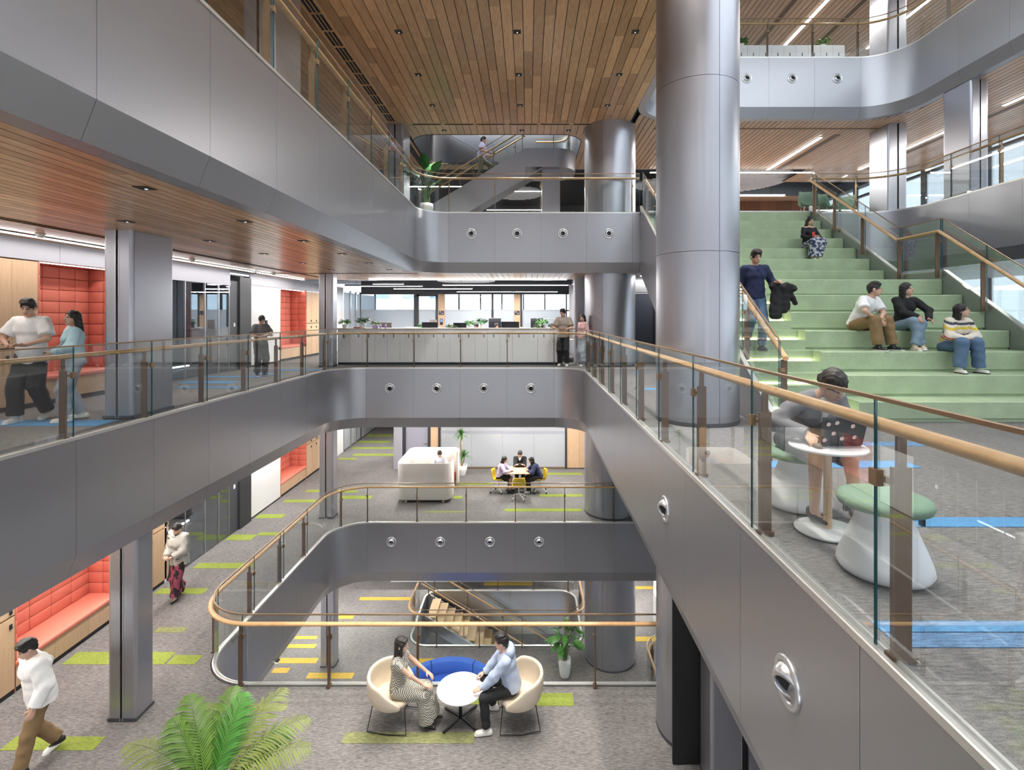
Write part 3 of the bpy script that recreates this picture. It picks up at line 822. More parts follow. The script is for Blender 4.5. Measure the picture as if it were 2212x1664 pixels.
stringer('grey metal far side of the green steps', 8.425, 8.53, .17)
for (x0, x1) in ((3.355, 3.42), (8.44, 8.535)):
    ys = [7.12, YB[6], YB[7] - .5, 15.5]
    MB().sweep([((x0 + x1) / 2, y, max(.05, zline(y, .17))) for y in ys], [(1, 0)] * 4, [(-(x1 - x0) / 2, 0), ((x1 - x0) / 2, 0), ((x1 - x0) / 2, .03), (-(x1 - x0) / 2, .03)]).top('trim_stringer', TRIM, 'pale metal capping along the stair side' + (' by the column' if x0 < 5 else ' beyond the seated people'), 'trim', kind='structure')

def slope_rail(name, label, pts, n, cuts, glass_h=1.12, hand_z=.95, base=.19, pane_top=None, glass_segs=None):
    """pts: 3D nosing line; n: horizontal normal pointing to the walking side is -n"""
    t = thing(name, label, 'glass railing', pts[0])
    N = [n] * len(pts)
    def interp(d):
        acc = 0
        for a, b in zip(pts[:-1], pts[1:]):
            A, B = Vector(a), Vector(b); L = (B - A).length
            if d <= acc + L + 1e-6: return A.lerp(B, (d - acc) / L)
            acc += L
        return Vector(pts[-1])
    tot = sum((Vector(b) - Vector(a)).length for a, b in zip(pts[:-1], pts[1:]))
    kn = [0]
    for a, b in zip(pts[:-1], pts[1:]): kn.append(kn[-1] + (Vector(b) - Vector(a)).length)
    e = sorted(set([0.0, tot] + [c for c in cuts if 0 < c < tot] + kn[1:-1]))
    for u, v in zip(e[:-1], e[1:]):
        p, q = interp(u + .006), interp(v - .006)
        g = MB().sweep([p, q], [n, n], [(.0, base), (.0, glass_h), (-.012, glass_h), (-.012, base)])
        g.mi[-1] = 1; g.mi[-2] = 1
        g.build('glass_pane', [GLASS, GLASSE], t, True)
        MB().sweep([p, q], [n, n], [(.006, glass_h - .004), (.006, glass_h + .012), (-.018, glass_h + .012), (-.018, glass_h - .004)]).build('top_cap', BRONZE_L, t, True)
    MB().sweep(pts, N, [(-.075 + o * 1.05, hand_z + z) for o, z in HAND], 0, True).build('handrail', RAILW, t, True)
    for c in cuts:
        p = interp(c); n3 = Vector((n[0], n[1], 0)); t3 = Vector((-n3.y, n3.x, 0))
        o = thing_part('post', t, p - n3 * .075)
        hz = hand_z - .02
        MB().obox((0, 0, hz / 2), n3, t3, (0, 0, 1), .04, .011, hz / 2 - .03).obox((0, 0, hz - .03), n3, t3, (0, 0, 1), .02, .009, .05).build('post_bar', BRONZE, o)
        MB().obox(tuple(n3 * .05 + t3 * .03 + Vector((0, 0, hz - .17))), n3, t3, (0, 0, 1), .03, .04, .022).build('clamp', BRONZE_L, o)
    return t
rp = [(8.43, 7.2, .08), (8.43, YB[6], ZB[6]), (8.43, YB[7] - .5, ZB[6]), (8.43, 15.3, 4.6)]
slope_rail('glass_railing', 'sloping glass railing with oak handrail beyond the seated people', rp, (1, 0), [.15, 1.45, 2.75, 4.02, 5.1, 6.6, 8.0, 9.2], 1.24, .98)
lp = [(3.42, 7.0, .0), (3.42, YB[6], ZB[6]), (3.42, YB[7] - .5, ZB[6]), (3.42, 15.45, 4.66)]
slope_rail('glass_railing', 'sloping glass railing with oak handrail by the man in navy', lp, (-1, 0), [.06, 1.5, 2.9, 4.2, 5.3, 6.7, 8.1, 9.5], 1.2, .98)

# unseen facade added behind the camera: piers and spandrels screen frontal daylight
sw = thing('wall_daylight_screen', 'unseen pale facade added behind the viewpoint to cut frontal daylight', 'wall', (1, -1.8, F1), kind='structure')
for k in range(10):
    MB().box(-14 + 3.1 * k, -12.3 + 3.1 * k, -1.9, -1.6, F1, 12.3).build('pier', WHITEW, sw, True)
for z0, z1 in ((F1, F1 + .3), (F2 - 1.85, F2), (F3 - 1.85, F3), (F4 - 1.85, F4), (F5 - 1.85, F5), (12.0, 12.3)):
    MB().box(-14, 16.2, -1.88, -1.62, z0, z1).build('spandrel', GREYW, sw, True)
# ================================================================ RAILINGS
def pj(path, left=(), back=(), right=(), d=.09):
    J = []; P = []
    for q in left:
        s_ = path.near(*q); J.append(s_); P.append(s_ - d)
    for q in back:
        s_ = path.near(*q); J.append(s_); P.append(s_)
    for q in right:
        s_ = path.near(*q); J.append(s_); P.append(s_ + d)
    return P, J
p_, j_ = pj(P3, [(-5.78, 6.60 + 1.375 * k) for k in range(-5, 7)], [(-4.85 + 1.405 * k, 15.5) for k in range(5)], [(1.6, 2.43 + 1.345 * k) for k in range(-2, 10)])
rail('glass_railing', 'glass railing with oak handrail round the middle gallery void', P3, p_, j_)
p_, j_ = pj(P2, [(-5.72, y) for y in (10.85, 12.15, 13.45)], [(-4.84 + 1.485 * k, 15.5) for k in range(9)] + [(-4.82 + 1.485 * k, 8.74) for k in range(9)] + [(-5.72, 9.55), (-5.5, 15.2)])
rail('glass_railing', 'glass railing curving round the lower void behind the two seated people', P2, p_, j_)
p_, j_ = pj(P4, [(-3.21, 3.84 + 1.37 * k) for k in range(-3, 8)], [(-2.38 + 1.378 * k, 15.5) for k in range(5)])
rail('glass_railing', 'glass railing along the upper gallery with the tall plant behind', P4, p_, j_, post_m=BRONZE_L)
p_, j_ = pj(P4R, [], [(8.7, 15.5), (9.9, 15.5)] + [(11.1, 13.6 - 1.4 * k) for k in range(8)])
rail('glass_railing', 'curved glass railing of the upper gallery beyond the steps', P4R, p_, j_, post_m=BRONZE_L)
p_, j_ = pj(P5, [], [(x, 15.5) for x in (4.5, 5.86, 7.22, 8.58, 9.94)] + [(11, 13.6 - 1.4 * k) for k in range(8)])
rail('glass_railing', 'glass railing of the topmost gallery above the round nozzles', P5, p_, j_)
p_, j_ = pj(P1, [], [(-3.0 + 1.4 * k, 17.0) for k in range(4)] + [(-2.6 + 1.4 * k, 20.35) for k in range(4)] + [(1.8, 18.7), (-3.95, 18.2)])
rail('glass_railing', 'oak-capped glass railing round the lowest stair opening', P1, p_, j_, a=P1.near(-3.3, 20.35), b=P1.len - .1)
P1R = Path([(7, 15.75), (3.42, 15.75), (3.42, 11.0)], [0, .8, 0], F1)
rail('glass_railing', 'short curved railing on the bottom floor by the wide column', P1R, [.5, 2.0, 3.4, 5.2, 6.6], None)

# ================================================================ LEFT WALLS
XW = -8.45
def locker(z0, y0, y1, label, group, split=1.28, top=2.5):
    t = thing('locker_cabinet', label, 'cabinet', (XW - .25, (y0 + y1) / 2, z0), group=group)
    MB().box(XW - .5, XW - .03, y0, y1, z0 + .07, z0 + top).build('carcass', PLINTH, t, True)
    MB().box(XW - .45, XW - .01, y0, y1, z0, z0 + .07).build('plinth', PLINTH, t, True)
    for (a, b) in ((.08, split - .012), (split + .012, top - .01)):
        MB().box(XW - .03, XW, y0 + .002, y1 - .002, z0 + a, z0 + b).build('door', OAK, t, True)
    for zz in (split - .16, split + .08):
        yk = y1 - .07
        MB().box(XW, XW + .012, yk - .022, yk + .022, z0 + zz - .03, z0 + zz + .05).cyl((XW + .01, yk, z0 + zz), (XW + .03, yk, z0 + zz), .012, n=8).build('lock', PLINTH, t, True)
    return t
BLK = {}
def upholstered_block(w, h):
    k = (round(w, 3), round(h, 3))
    if k not in BLK:
        BLK[k] = MB().rbox(-.02, .022, -w / 2 + .003, w / 2 - .003, -h / 2 + .003, h / 2 - .003, .012, 2).mesh('padded_block', CORAL)
    return BLK[k]
def niche(z0, y0, y1, label, top=2.5, D=.63):
    t = thing('bench_niche', label, 'bench', (XW - .3, (y0 + y1) / 2, z0))
    l = t.location
    xb = XW - D
    MB().box(xb - .05, xb, y0, y1, z0, z0 + top + .1).build('back_shell', CORAL, t, True)
    MB().box(xb, XW, y0, y0 + .012, z0, z0 + top).build('side_shell', CORAL, t, True)
    MB().box(xb, XW, y1 - .012, y1, z0, z0 + top).build('side_shell', CORAL, t, True)
    MB().box(xb, XW, y0, y1, z0 + top, z0 + top + .03).build('lid', CORAL, t, True)
    nc = 5; w_ = (y1 - y0) / nc; nr = 9; h_ = (top - .5) / nr
    for r in range(nr):
        for c in range(nc):
            add_obj('padded_block', upholstered_block(w_, h_), t, (xb + .02 - l.x, y0 + (c + .5) * w_ - l.y, z0 + .5 + (r + .5) * h_ - l.z))
        for c in range(2):
            for yy, rz in ((y1 - .02, -PI / 2), (y0 + .02, PI / 2)):
                add_obj('padded_block', upholstered_block((D - .04) / 2, h_), t, (xb + .04 + (c + .5) * (D - .04) / 2 - l.x, yy - l.y, z0 + .5 + (r + .5) * h_ - l.z), (0, 0, rz))
    MB().rbox(xb + .03, XW + .015, y0 + .01, y1 - .01, z0 + .42, z0 + .51, .025, 3).build('seat_cushion', CORALS, t, True)
    MB().box(XW - .5, XW - .02, y0, y1, z0, z0 + .07).build('plinth', PLINTH, t, True)
    n = 3
    for k in range(n):
        a = y0 + (y1 - y0) * k / n; b = y0 + (y1 - y0) * (k + 1) / n
        MB().box(XW - .03, XW, a + .002, b - .002, z0 + .08, z0 + .42).build('front_board', OAK, t, True)
    MB().box(XW - .1, XW - .06, y0 + .05, y1 - .05, z0 + top - .012, z0 + top).build('niche_light', LED, t, True)
    return t
ORD = ('first', 'second', 'third', 'fourth', 'fifth', 'sixth', 'seventh', 'eighth')
def left_wall(z0, n1, lev, lab):
    # oak lockers, padded niches, glazed entrance, pilaster, white panel
    k = 0; y = n1 - 3.605
    while y < n1 - .44:
        locker(z0, y, y + .45, 'oak locker, ' + ORD[7 - k] + ' before the near coral niche ' + lab, 'oak lockers ' + lab, 1.28 if lev == 2 else 1.02); y += .45; k += 1
    niche(z0, n1, 10.65, 'near coral padded bench niche ' + lab)
    y = 10.68
    for k in range(3):
        locker(z0, y, y + .48, 'oak locker, ' + ORD[k] + ' of three between near niche and glazed entrance ' + lab, 'oak lockers ' + lab); y += .485
    # entrance
    e = thing('door_%d' % lev, 'frameless glass entrance with dark lobby ' + lab, 'door', (XW, 13.4, z0), kind='structure')
    for (a, b) in ((12.16, 12.72), (12.74, 13.5), (13.52, 14.1), (14.12, 14.6)):
        g = MB().box(XW - .012, XW, a, b, z0 + .01, z0 + 2.42); g.build('glass_pane', CLEAR, e, True)
        MB().box(XW - .015, XW + .003, b - .006, b + .012, z0, z0 + 2.42).build('glass_edge', CHROME, e, True)
    MB().box(XW - .05, XW + .02, 12.1, 14.62, z0 + 2.42, z0 + 2.52).build('head_rail', GREYW, e, True)
    MB().box(-10.3, -10.2, 12.6, 15.6, z0, z0 + 2.75).build('lobby_wall', mat('dark_flecked_wall', (.05, .05, .055), .7, var=.7, scale=140), e, True)
    MB().box(-10.2, -10.17, 12.7, 15.5, z0 + .05, z0 + .09).build('floor_light', LED, e, True)
    MB().box(-13.9, XW, 12.0, 12.06, z0, z0 + 2.75).build('lobby_side', WHITEW, e, True)
    MB().box(-10.3, XW - .06, 15.55, 15.62, z0, z0 + 2.75).build('lobby_side', DGREY, e, True)
    MB().box(-13.9, XW - .1, 12.0, 21, z0 + 2.72, z0 + 2.76).build('lobby_ceiling', DGREY, e, True)
    area_light((-9.4, 13.6, z0 + 2.65), .2, 2.4, 14)
    led('linear_light', 'short strip light inside the glazed lobby ' + lab, -9.45, -9.35, 12.4, 14.8, z0 + 2.70, 0, light=False)
    pl = thing('wall_pilaster_%d' % lev, 'dark grey metal pilaster beside the glazed entrance ' + lab, 'pilaster', (XW, 15.1, z0), kind='structure')
    MB().box(XW - .3, XW + .01, 14.62, 15.02, z0, z0 + 2.56).build('grey_face', DGREY, pl, True)
    MB().box(XW - .3, XW + .06, 15.03, 15.64, z0, z0 + 2.7).build('charcoal_face', DARKM, pl, True)
    MB().box(XW + .01, XW + .02, 14.78, 14.86, z0 + 1.25, z0 + 1.36).build('switch', WHITE, pl, True)
    wp = thing('wall_white_%d' % lev, 'white glossy panel between the pilaster and the far niche ' + lab, 'wall panel', (XW, 16.6, z0), kind='structure')
    MB().box(XW - .05, XW, 15.66, 17.6, z0 + .05, z0 + 2.5).build('panel', WHITEG, wp, True)
    MB().box(XW - .05, XW - .01, 15.66, 17.6, z0, z0 + .05).build('plinth', PLINTH, wp, True)
    if lev == 3:
        MB().box(XW, XW + .03, 16.55, 16.68, z0 + 1.24, z0 + 1.42).build('access_panel', PLINTH, wp, True)
    niche(z0, 17.62, 19.66, 'far coral padded bench niche ' + lab)
    y = 19.68
    for k in range(4):
        locker(z0, y, y + .48, 'oak locker, ' + ORD[k] + ' past the far coral niche ' + lab, 'oak lockers ' + lab); y += .485
    wf = thing('wall_left_far_%d' % lev, 'white wall and glazed office fronts past the lockers ' + lab, 'wall', (XW, 24, z0), kind='structure')
    MB().box(XW - .1, XW, 21.65, 23.6, z0, z0 + 2.86).build('white_panel', WHITEG, wf, True)
    for (a, b) in ((23.7, 24.5), (24.6, 25.3), (25.4, 26.0), (26.1, 28.5)):
        MB().box(XW - .02, XW, a, b, z0 + .05, z0 + 2.65).build('glass_pane', FROST, wf, True)
        MB().box(XW - .06, XW + .02, b, b + .1, z0, z0 + 2.75).build('mullion', CHROME if a < 25 else DARKM, wf, True)
    # header band, strip light
    h = thing('trim_%d' % lev, 'lavender grey metal header over the lockers ' + lab, 'trim', (XW, 13, z0 + 2.5), kind='structure')
    for (a, b) in ((3.0, 6.2), (6.2, 9.3), (9.3, 12.1), (12.1, 14.62), (15.66, 18.6), (18.6, 21.6)):
        MB().box(XW - .02, XW + .012, a + .003, b - .003, z0 + 2.51, z0 + 2.86).build('header_panel', GREYW, h, True)
    MB().box(-14.1, -13.9, -1.5, 33, z0, z0 + 2.86).top('wall_left_%d' % lev, WHITEW, 'pale rear wall of the rooms behind the lockers ' + lab, 'wall', kind='structure')
left_wall(F3, 8.9, 3, 'on the middle gallery')
left_wall(F2, 8.5, 2, 'on the lime-striped floor')
MB().box(-9.0, -8.9, -1.5, 33, F1, F1 + 2.8).top('wall_left_1', WHITEW, 'pale side wall of the bottom floor', 'wall', kind='structure')
MB().box(-9.2, -9.1, -1.5, 33, F4, F4 + 2.86).top('wall_left_4', WHITEW, 'pale side wall of the upper gallery', 'wall', kind='structure')
for k, (a, b) in enumerate(((4.0, 7.55), (7.75, 11.3), (11.5, 15.0), (15.2, 18.3))):
    led('linear_light', 'ceiling strip light by the lockers, ' + ('nearest', 'second', 'third', 'farthest')[k] + ' of the corridor row', -8.0, -7.93, a, b, 2.845, 20)
    # same run one floor down
    led('linear_light', 'ceiling strip light on the lime-striped floor, ' + ('nearest', 'second', 'third', 'farthest')[k] + ' of its row', -8.0, -7.93, a, b, -1.815, 62)
for k, y in enumerate((8.2, 11.9, 15.7)):
    d = thing('smoke_detector', 'white round detector under the corridor header, ' + ('nearest', 'middle', 'farthest')[k] + ' one', 'detector', (-7.75, y, 2.80))
    MB().lathe([(.05, .06), (.055, .03), (.04, .0)], n=14).build('dome', WHITE, d); MB().lathe([(.065, .06), (.065, .05)], n=14).build('base', WHITE, d)

# downlights
DLM = {}
def downlight(x, y, z, label, group, power=0, s=.075):
    if 'm' not in DLM:
        DLM['m'] = MB().box(-s, s, -s, s, 0, .006).mesh('trim', PLINTH); DLM['l'] = MB().cyl((0, .02, -.004), (0, .02, .004), .014, n=12).mesh('lens', emit('downlight_lens', (1, .95, .88), 1.0))
    t = thing('downlight', label, 'ceiling lamp', (x, y, z - .007), group=group)
    add_obj('trim', DLM['m'], t); add_obj('lens', DLM['l'], t)
    if power:
        d = bpy.data.lights.new('downlight_beam', 'SPOT'); d.energy = power; d.spot_size = math.radians(95); d.spot_blend = .8; d.shadow_soft_size = .12; d.color = (1, .95, .88)
        o = bpy.data.objects.new('downlight_beam', d); o.location = (x, y, z - .03); COL.objects.link(o)
for r, y in enumerate((3.3, 5.2, 7.05, 8.95, 10.84, 12.76, 14.63)):  # nearest rows are out of view, added to brighten the floors below
    for c_, x in enumerate((-2.72, -.23, 2.25)):
        downlight(x, y, 7.53, 'square downlight in the high ceiling, ' + ('grille-side', 'middle', 'column-side')[c_] + ' file, ' + ('seventh', 'sixth', 'fifth', 'fourth', 'third', 'second', 'first')[r] + ' from the stair opening', 'downlights of the high ceiling', 480 if y < 14 else 260)
for c_, x in enumerate((-2.7, -.2, 1.3)):
    downlight(x, 16.6, 7.53, 'square downlight just before the ceiling stair opening, ' + ('first', 'second', 'third')[c_] + ' from the plant', 'downlights by the stair opening', 420)
for k in range(6):
    for x in (-3.9, -5.53):
        downlight(x, 5.25 + 1.85 * k, 2.86, 'square downlight in the corridor soffit, ' + ('nearest', 'second', 'third', 'fourth', 'fifth', 'farthest')[k] + ' of the file ' + ('along the fascia' if x > -5 else 'along the columns'), 'downlights of the corridor soffit', 60 if x > -5 else 95)

# other linear lights (ceiling fittings; the closing pair added to brighten)
led('linear_light', 'long white strip light across the office edge of the middle gallery', -5.6, 1.35, 18.14, 18.24, 2.845, 170)
for k, (a, b, y, z) in enumerate(((-5.9, -4.75, 19.6, 2.78), (-3.3, 1.55, 19.9, 2.76), (-6.0, -2.5, 23.0, 2.78), (-3.4, 1.4, 24.6, 2.72), (-7.6, -4.4, 21.4, 2.8))):
    led('linear_light', ('short pendant strip light over the left end of the desks', 'long pendant strip light over the right desks', 'pendant strip light over the rear left desks', 'pendant strip light before the glass rooms', 'pendant strip light near the white wall')[k], a, b, y, y + .09, z, 90, .08, hang=3.595)
led('linear_light', 'long strip light at the back edge of the upper soffit', 5.0, 11.6, 21.1, 21.22, 7.45, 260, hang=8.295)
led('linear_light', 'strip light at the rear timber soffit of the upper gallery', 8.5, 12.9, 25.9, 26.0, 7.66, 130, hang=8.295)
led('linear_light', 'long strip light seen under the metal stair of the upper gallery', -2.4, 1.0, 29.9, 30.0, 7.72, 130, hang=8.295)
led('linear_light', 'short strip light seen under the metal stair of the upper gallery', -.8, .95, 25.0, 25.1, 7.62, 90, hang=8.295)
led('linear_light', 'strip light behind the tall plant on the upper gallery', -7.5, -2.5, 24.0, 24.1, 7.6, 200, hang=8.295)
led('linear_light', 'slanting strip light in the soffit behind the green steps', 9.68, 9.8, 17.2, 21.0, 7.515, 80)
led('linear_light', 'strip light in the soffit beyond the slotted columns', 13.4, 13.5, 9.0, 14.6, 7.515, 120)
led('linear_light', 'farther strip light in the soffit beyond the slotted columns', 13.4, 13.5, 16.2, 21.0, 7.515, 120)
led('linear_light', 'strip light under the topmost timber ceiling over the white cabinets', 10.0, 10.12, 15.6, 20.7, 12.185, 70)
led('linear_light', 'strip light under the topmost ceiling beside the column', 13.4, 13.5, 13.5, 20.5, 12.185, 80)
led('linear_light', 'strip light over the upper steps hidden in the soffit', 5.2, 5.3, 17.2, 20.8, 7.515, 110)
for k, (x, y) in enumerate(((-4.5, 18.6), (-1.0, 18.6), (1.5, 18.6), (-6.9, 23.5))):
    led('linear_light', 'strip light above the meeting area, number ' + ('one', 'two', 'three', 'four')[k] + ' from the lockers', x - .05, x + .05, y - 1.3, y + 1.3, -1.815, 95)
for k, (x, y) in enumerate(((-7.0, 12), (-7.0, 18), (-3.5, 22), (.5, 22), (4.5, 19))):
    led('linear_light', 'strip light above the yellow-striped floor, ' + ('first', 'second', 'third', 'fourth', 'fifth')[k] + ' of five', x - 1.2, x + 1.2, y - .05, y + .05, -6.465, 150)
for k, (x, y) in enumerate(((4.5, 3.5), (6.8, 3.5), (4.5, 6.0), (6.8, 6.0))):
    pass

led('linear_light', 'added strip light brightening the wall with the dark door', 3.6, 5.2, 16.5, 16.58, 2.845, 30)  # added lamp, lifts the otherwise unlit wall and door
led('linear_light', 'added strip light in the ceiling opening brightening the metal stair', -3.0, 1.0, 20.12, 20.2, 9.2, 120)  # added lamp, brightens the stair and landing from within the opening
# ================================================================ BACK OF THE MIDDLE GALLERY (office)
wr = thing('wall_back_office', 'grey metal wall with a dark door behind the wide column', 'wall', (5, 17.4, 0), kind='structure')
MB().box(2.6, 3.5, 17.3, 17.4, 0, 2.86).box(4.22, 9.0, 17.3, 17.4, 0, 2.86).box(3.5, 4.22, 17.3, 17.4, 2.32, 2.86).build('metal_panel', METAL, wr, True)
MB().box(3.5, 4.22, 17.34, 17.38, 0.01, 2.31).build('door_leaf', mat('dark_blue_door', (.045, .05, .07), .4, .2), wr, True)
MB().box(3.47, 3.5, 17.28, 17.4, 0, 2.34).box(4.22, 4.25, 17.28, 17.4, 0, 2.34).box(3.47, 4.25, 17.28, 17.4, 2.32, 2.35).build('door_frame', DARKM, wr, True)
wr2 = thing('wall_office_end', 'rounded pale metal wall ends beside the office', 'wall', (1.7, 18, 0), kind='structure')
MB().cyl((1.66, 17.3, 0), (1.66, 17.3, 2.86), .14, n=24).box(1.66, 2.6, 17.16, 17.44, 0, 2.86).build('near_end', GREYW, wr2, True)
MB().cyl((1.95, 21.5, 0), (1.95, 21.5, 2.86), .25, n=24).box(1.95, 3.5, 21.25, 21.75, 0, 2.86).build('far_end', GREYW, wr2, True)
gp = thing('wall_glass_rooms', 'row of half-frosted glass meeting rooms behind the desks', 'glass partition', (-3, 26, 0), kind='structure')
def pane_unit(a, b, frame=False):
    MB().box(a, b, 26.0, 26.015, .03, 1.88).build('frosted_pane', FROST, gp, True)
    MB().box(a, b, 26.0, 26.015, 1.88, 2.62).build('clear_pane', CLEAR, gp, True)
    if frame:
        MB().box(a, a + .09, 25.96, 26.05, 0, 2.65).box(b - .06, b, 25.96, 26.05, 0, 2.65).box(a, b, 25.96, 26.05, 2.55, 2.65).build('dark_frame', DARKM, gp, True)
for (a, b, f) in ((-8.4, -5.75, 0), (-5.6, -4.6, 1), (-4.2, -1.85, 0), (-1.75, -.72, 0), (-.3, 1.9, 0)):
    pane_unit(a, b, f)
for (a, b) in ((-5.75, -5.6), (-1.85, -1.75), (-4.6, -4.53), (-.4, -.3)):
    MB().box(a, b, 25.95, 26.06, 0, 2.68).build('dark_mullion', DARKM, gp, True)
for (a, b) in ((-4.53, -4.2), (-.72, -.4)):
    MB().box(a, b, 25.95, 26.06, 0, 2.68).build('oak_post', OAK, gp, True)
MB().box(-8.4, 2.2, 25.94, 26.06, 2.65, 3.6).build('header', DGREY, gp, True)
for x in (-4.36, -.56):
    s_ = thing('room_sign', 'small dark room sign on the ' + ('left' if x < -1 else 'right-hand') + ' oak post', 'sign', (x, 25.94, 1.62))
    MB().box(-.13, .13, -.012, 0, 0, .2).build('plate', DARKM, s_); MB().box(-.09, -.02, -.015, -.012, .12, .17).box(.0, .09, -.015, -.012, .05, .09).build('lettering', GREYW, s_)
it = thing('access_terminal', 'blue-screened access terminal on the left oak post', 'terminal', (-4.36, 25.94, 1.12))
MB().rbox(-.07, .07, -.03, 0, 0, .3, .012, 2).build('case', DARKM, it); MB().box(-.05, .05, -.032, -.03, .14, .27).build('screen', mat('terminal_blue', (.12, .2, .6), .3, emis=.6), it)
# outer windows behind and to the side
def window_wall(name, label, axis, c, a0, a1, step, z0, z1, transoms=()):
    t = thing(name, label, 'window', ((c, a0, z0) if axis == 'x' else (a0, c, z0)), kind='structure')
    a = a0
    while a < a1 - .05:
        b = min(a + step, a1)
        if axis == 'x':
            MB().box(c, c + .02, a + .03, b - .03, z0, z1).build('glass_pane', CLEAR, t, True)
            MB().box(c - .12, c + .08, b - .035, b + .035, z0, z1).build('mullion', DARKM, t, True)
        else:
            MB().box(a + .03, b - .03, c, c + .02, z0, z1).build('glass_pane', CLEAR, t, True)
            MB().box(b - .035, b + .035, c - .12, c + .08, z0, z1).build('mullion', DARKM, t, True)
        a = b
    for zz in transoms:
        if axis == 'x': MB().box(c - .1, c + .06, a0, a1, zz - .04, zz + .04).build('transom', DARKM, t, True)
        else: MB().box(a0, a1, c - .1, c + .06, zz - .04, zz + .04).build('transom', DARKM, t, True)
    return t
window_wall('window_1', 'outer windows behind the meeting rooms', 'y', 32.5, -8.4, 10.0, 1.35, 0, 3.2, (1.9,))
window_wall('window_2', 'outer windows of the middle gallery past the green steps', 'x', 16.0, 2.0, 32, 1.45, 0, 3.2, (.9,))
window_wall('window_3', 'outer windows of the upper gallery past the slotted columns', 'x', 16.0, 2.0, 32, 1.45, F4, 7.8, (7.3,))
window_wall('window_4', 'outer windows of the topmost gallery', 'x', 16.0, 2.0, 32, 1.45, F5, 12.3, (11.8,))
MB().box(15.9, 16.3, 2, 32, 3.2, F4).box(15.9, 16.3, 2, 32, 7.8, F5).top('wall_right', DGREY, 'dark spandrel bands of the outer facade', 'wall', kind='structure')
# pale towers outside
def tower(label, cx, cy, w_, d_, z0, z1, m):
    t = thing('tower_block', label, 'building', (cx, cy, z0))
    MB().box(-w_ / 2, w_ / 2, -d_ / 2, d_ / 2, 0, z1 - z0).build('body', m, t)
    wm = mat('tower_window', (.30, .38, .47), .3)
    n = int(w_ / 3.2); k = int(d_ / 3.2)
    cA = MB().box(-.9, .9, -.1, .1, 0, 1.5).mesh('window_pane', wm); cB = MB().box(-.1, .1, -.9, .9, 0, 1.5).mesh('window_pane', wm)
    for r in range(int((z1 - z0) / 3.1)):
        if not -14 < z0 + r * 3.1 < 45: continue
        if cy > 40:
            for i in range(n): add_obj('window_pane', cA, t, (-w_ / 2 + (i + .5) * w_ / n, -d_ / 2, 1 + r * 3.1))
        else:
            for i in range(k): add_obj('window_pane', cB, t, (-w_ / 2, -d_ / 2 + (i + .5) * d_ / k, 1 + r * 3.1))
PALE = mat('pale_facade', (.78, .78, .78), .8)
tower('pale apartment tower outside the rear windows', -16, 75, 11, 11, -25, 40, PALE)
tower('pale office block outside the side windows', 70, 52, 18, 18, -25, 8, PALE)
tower('low white block seen past the green steps', 52, 22, 14, 12, -25, 3.5, PALE)

# ================================================================ WHITE STAIR between the upper and topmost galleries
ws = thing('metal_stair', 'grey metal stair with rounded landing rising through the ceiling opening', 'stairs', (-1, 18.2, F4))
MB().prism_y([(-3.9, 5.2), (-.1, 7.48), (-.1, 6.44), (-3.0, 4.67), (-3.9, 4.67)], 18.2, 18.26).build('stringer', COLM, ws, True)
MB().prism_y([(-3.9, 5.0), (-.1, 7.28), (-.1, 7.1), (-3.0, 5.36), (-3.9, 4.85)], 19.16, 19.22).build('stringer', COLM, ws, True)
MB().prism_y([(-3.0, 4.67), (.56, 6.82), (.56, 6.86), (-3.0, 4.72)], 18.265, 19.155).build('soffit', METAL, ws, True)
LP = Path([(-.1, 18.2), (1.72, 18.2), (1.72, 20.15), (-.1, 20.15)], [0, .75, .75, 0], 7.48)
P_, N_ = LP.sub(0, LP.len)
MB().sweep(P_, N_, [(0, 0), (0, -.66), (-.05, -.66), (-.05, 0)], 0, 2).build('landing_fascia', COLM, ws, True)
IN_ = [(p[0] - n[0] * .045, p[1] - n[1] * .045) for p, n in zip(P_, N_)]
MB().prism(IN_, 6.83, 6.86).build('landing_soffit', METAL, ws, True)
MB().prism(IN_, 7.2, 7.25).build('landing_floor', CARPET, ws, True)
for k in range(14):
    MB().box(-3.9 + k * .28, -3.6 + k * .28, 18.27, 19.15, 4.98 + k * .168, 5.0 + (k + 1) * .168 + .01).build('tread', METAL, ws, True)
MB().prism_y([(-.1, 7.28), (-3.9, 9.5), (-3.9, 8.9), (-.1, 6.7)], 19.3, 19.36).build('stringer', METAL, ws, True)
MB().prism_y([(-.1, 6.95), (-3.9, 9.2), (-3.9, 9.15), (-.1, 6.9)], 19.36, 20.1).build('soffit', DGREY, ws, True)
MB().box(.5, 1.14, 18.5, 19.4, F4, 6.83).build('support_pier', GREYW, ws, True)
slope_rail('glass_railing', 'near oak handrail and glass of the metal stair under the ceiling opening', [(-3.9, 18.3, 4.95), (-.1, 18.3, 7.22), (.3, 18.3, 7.25)], (0, -1), [.3, 1.7, 3.1, 4.3], 1.2, 1.0)
slope_rail('glass_railing', 'far oak handrail of the metal stair under the ceiling opening', [(-3.9, 19.12, 4.95), (-.1, 19.12, 7.22)], (0, 1), [.3, 2.2, 4.0], 1.1, 1.0)
P5L = Path([(.3, 18.3), (1.6, 18.3), (1.6, 20.05), (.3, 20.05)], [0, .7, .7, 0], 7.24)
rail('glass_railing', 'glass guard round the rounded stair landing', P5L, [.6, 2.1, 3.4], None)
# lining of the ceiling opening
LN = Path([(-3.9, 18.6), (-3.9, 20.3), (1.8, 20.3), (1.8, 17.0), (-3.9, 17.0)], [0, .75, .75, .75, .75], 9.3, closed=True)
P_, N_ = LN.sub(0, LN.len)
MB().sweep(P_, N_, [(0, 0), (0, -1.78), (-.03, -1.78), (-.03, 0)], 0, 2).top('wall_opening_lining', DGREY, 'dark metal lining of the opening in the timber ceiling', 'lining', kind='structure')

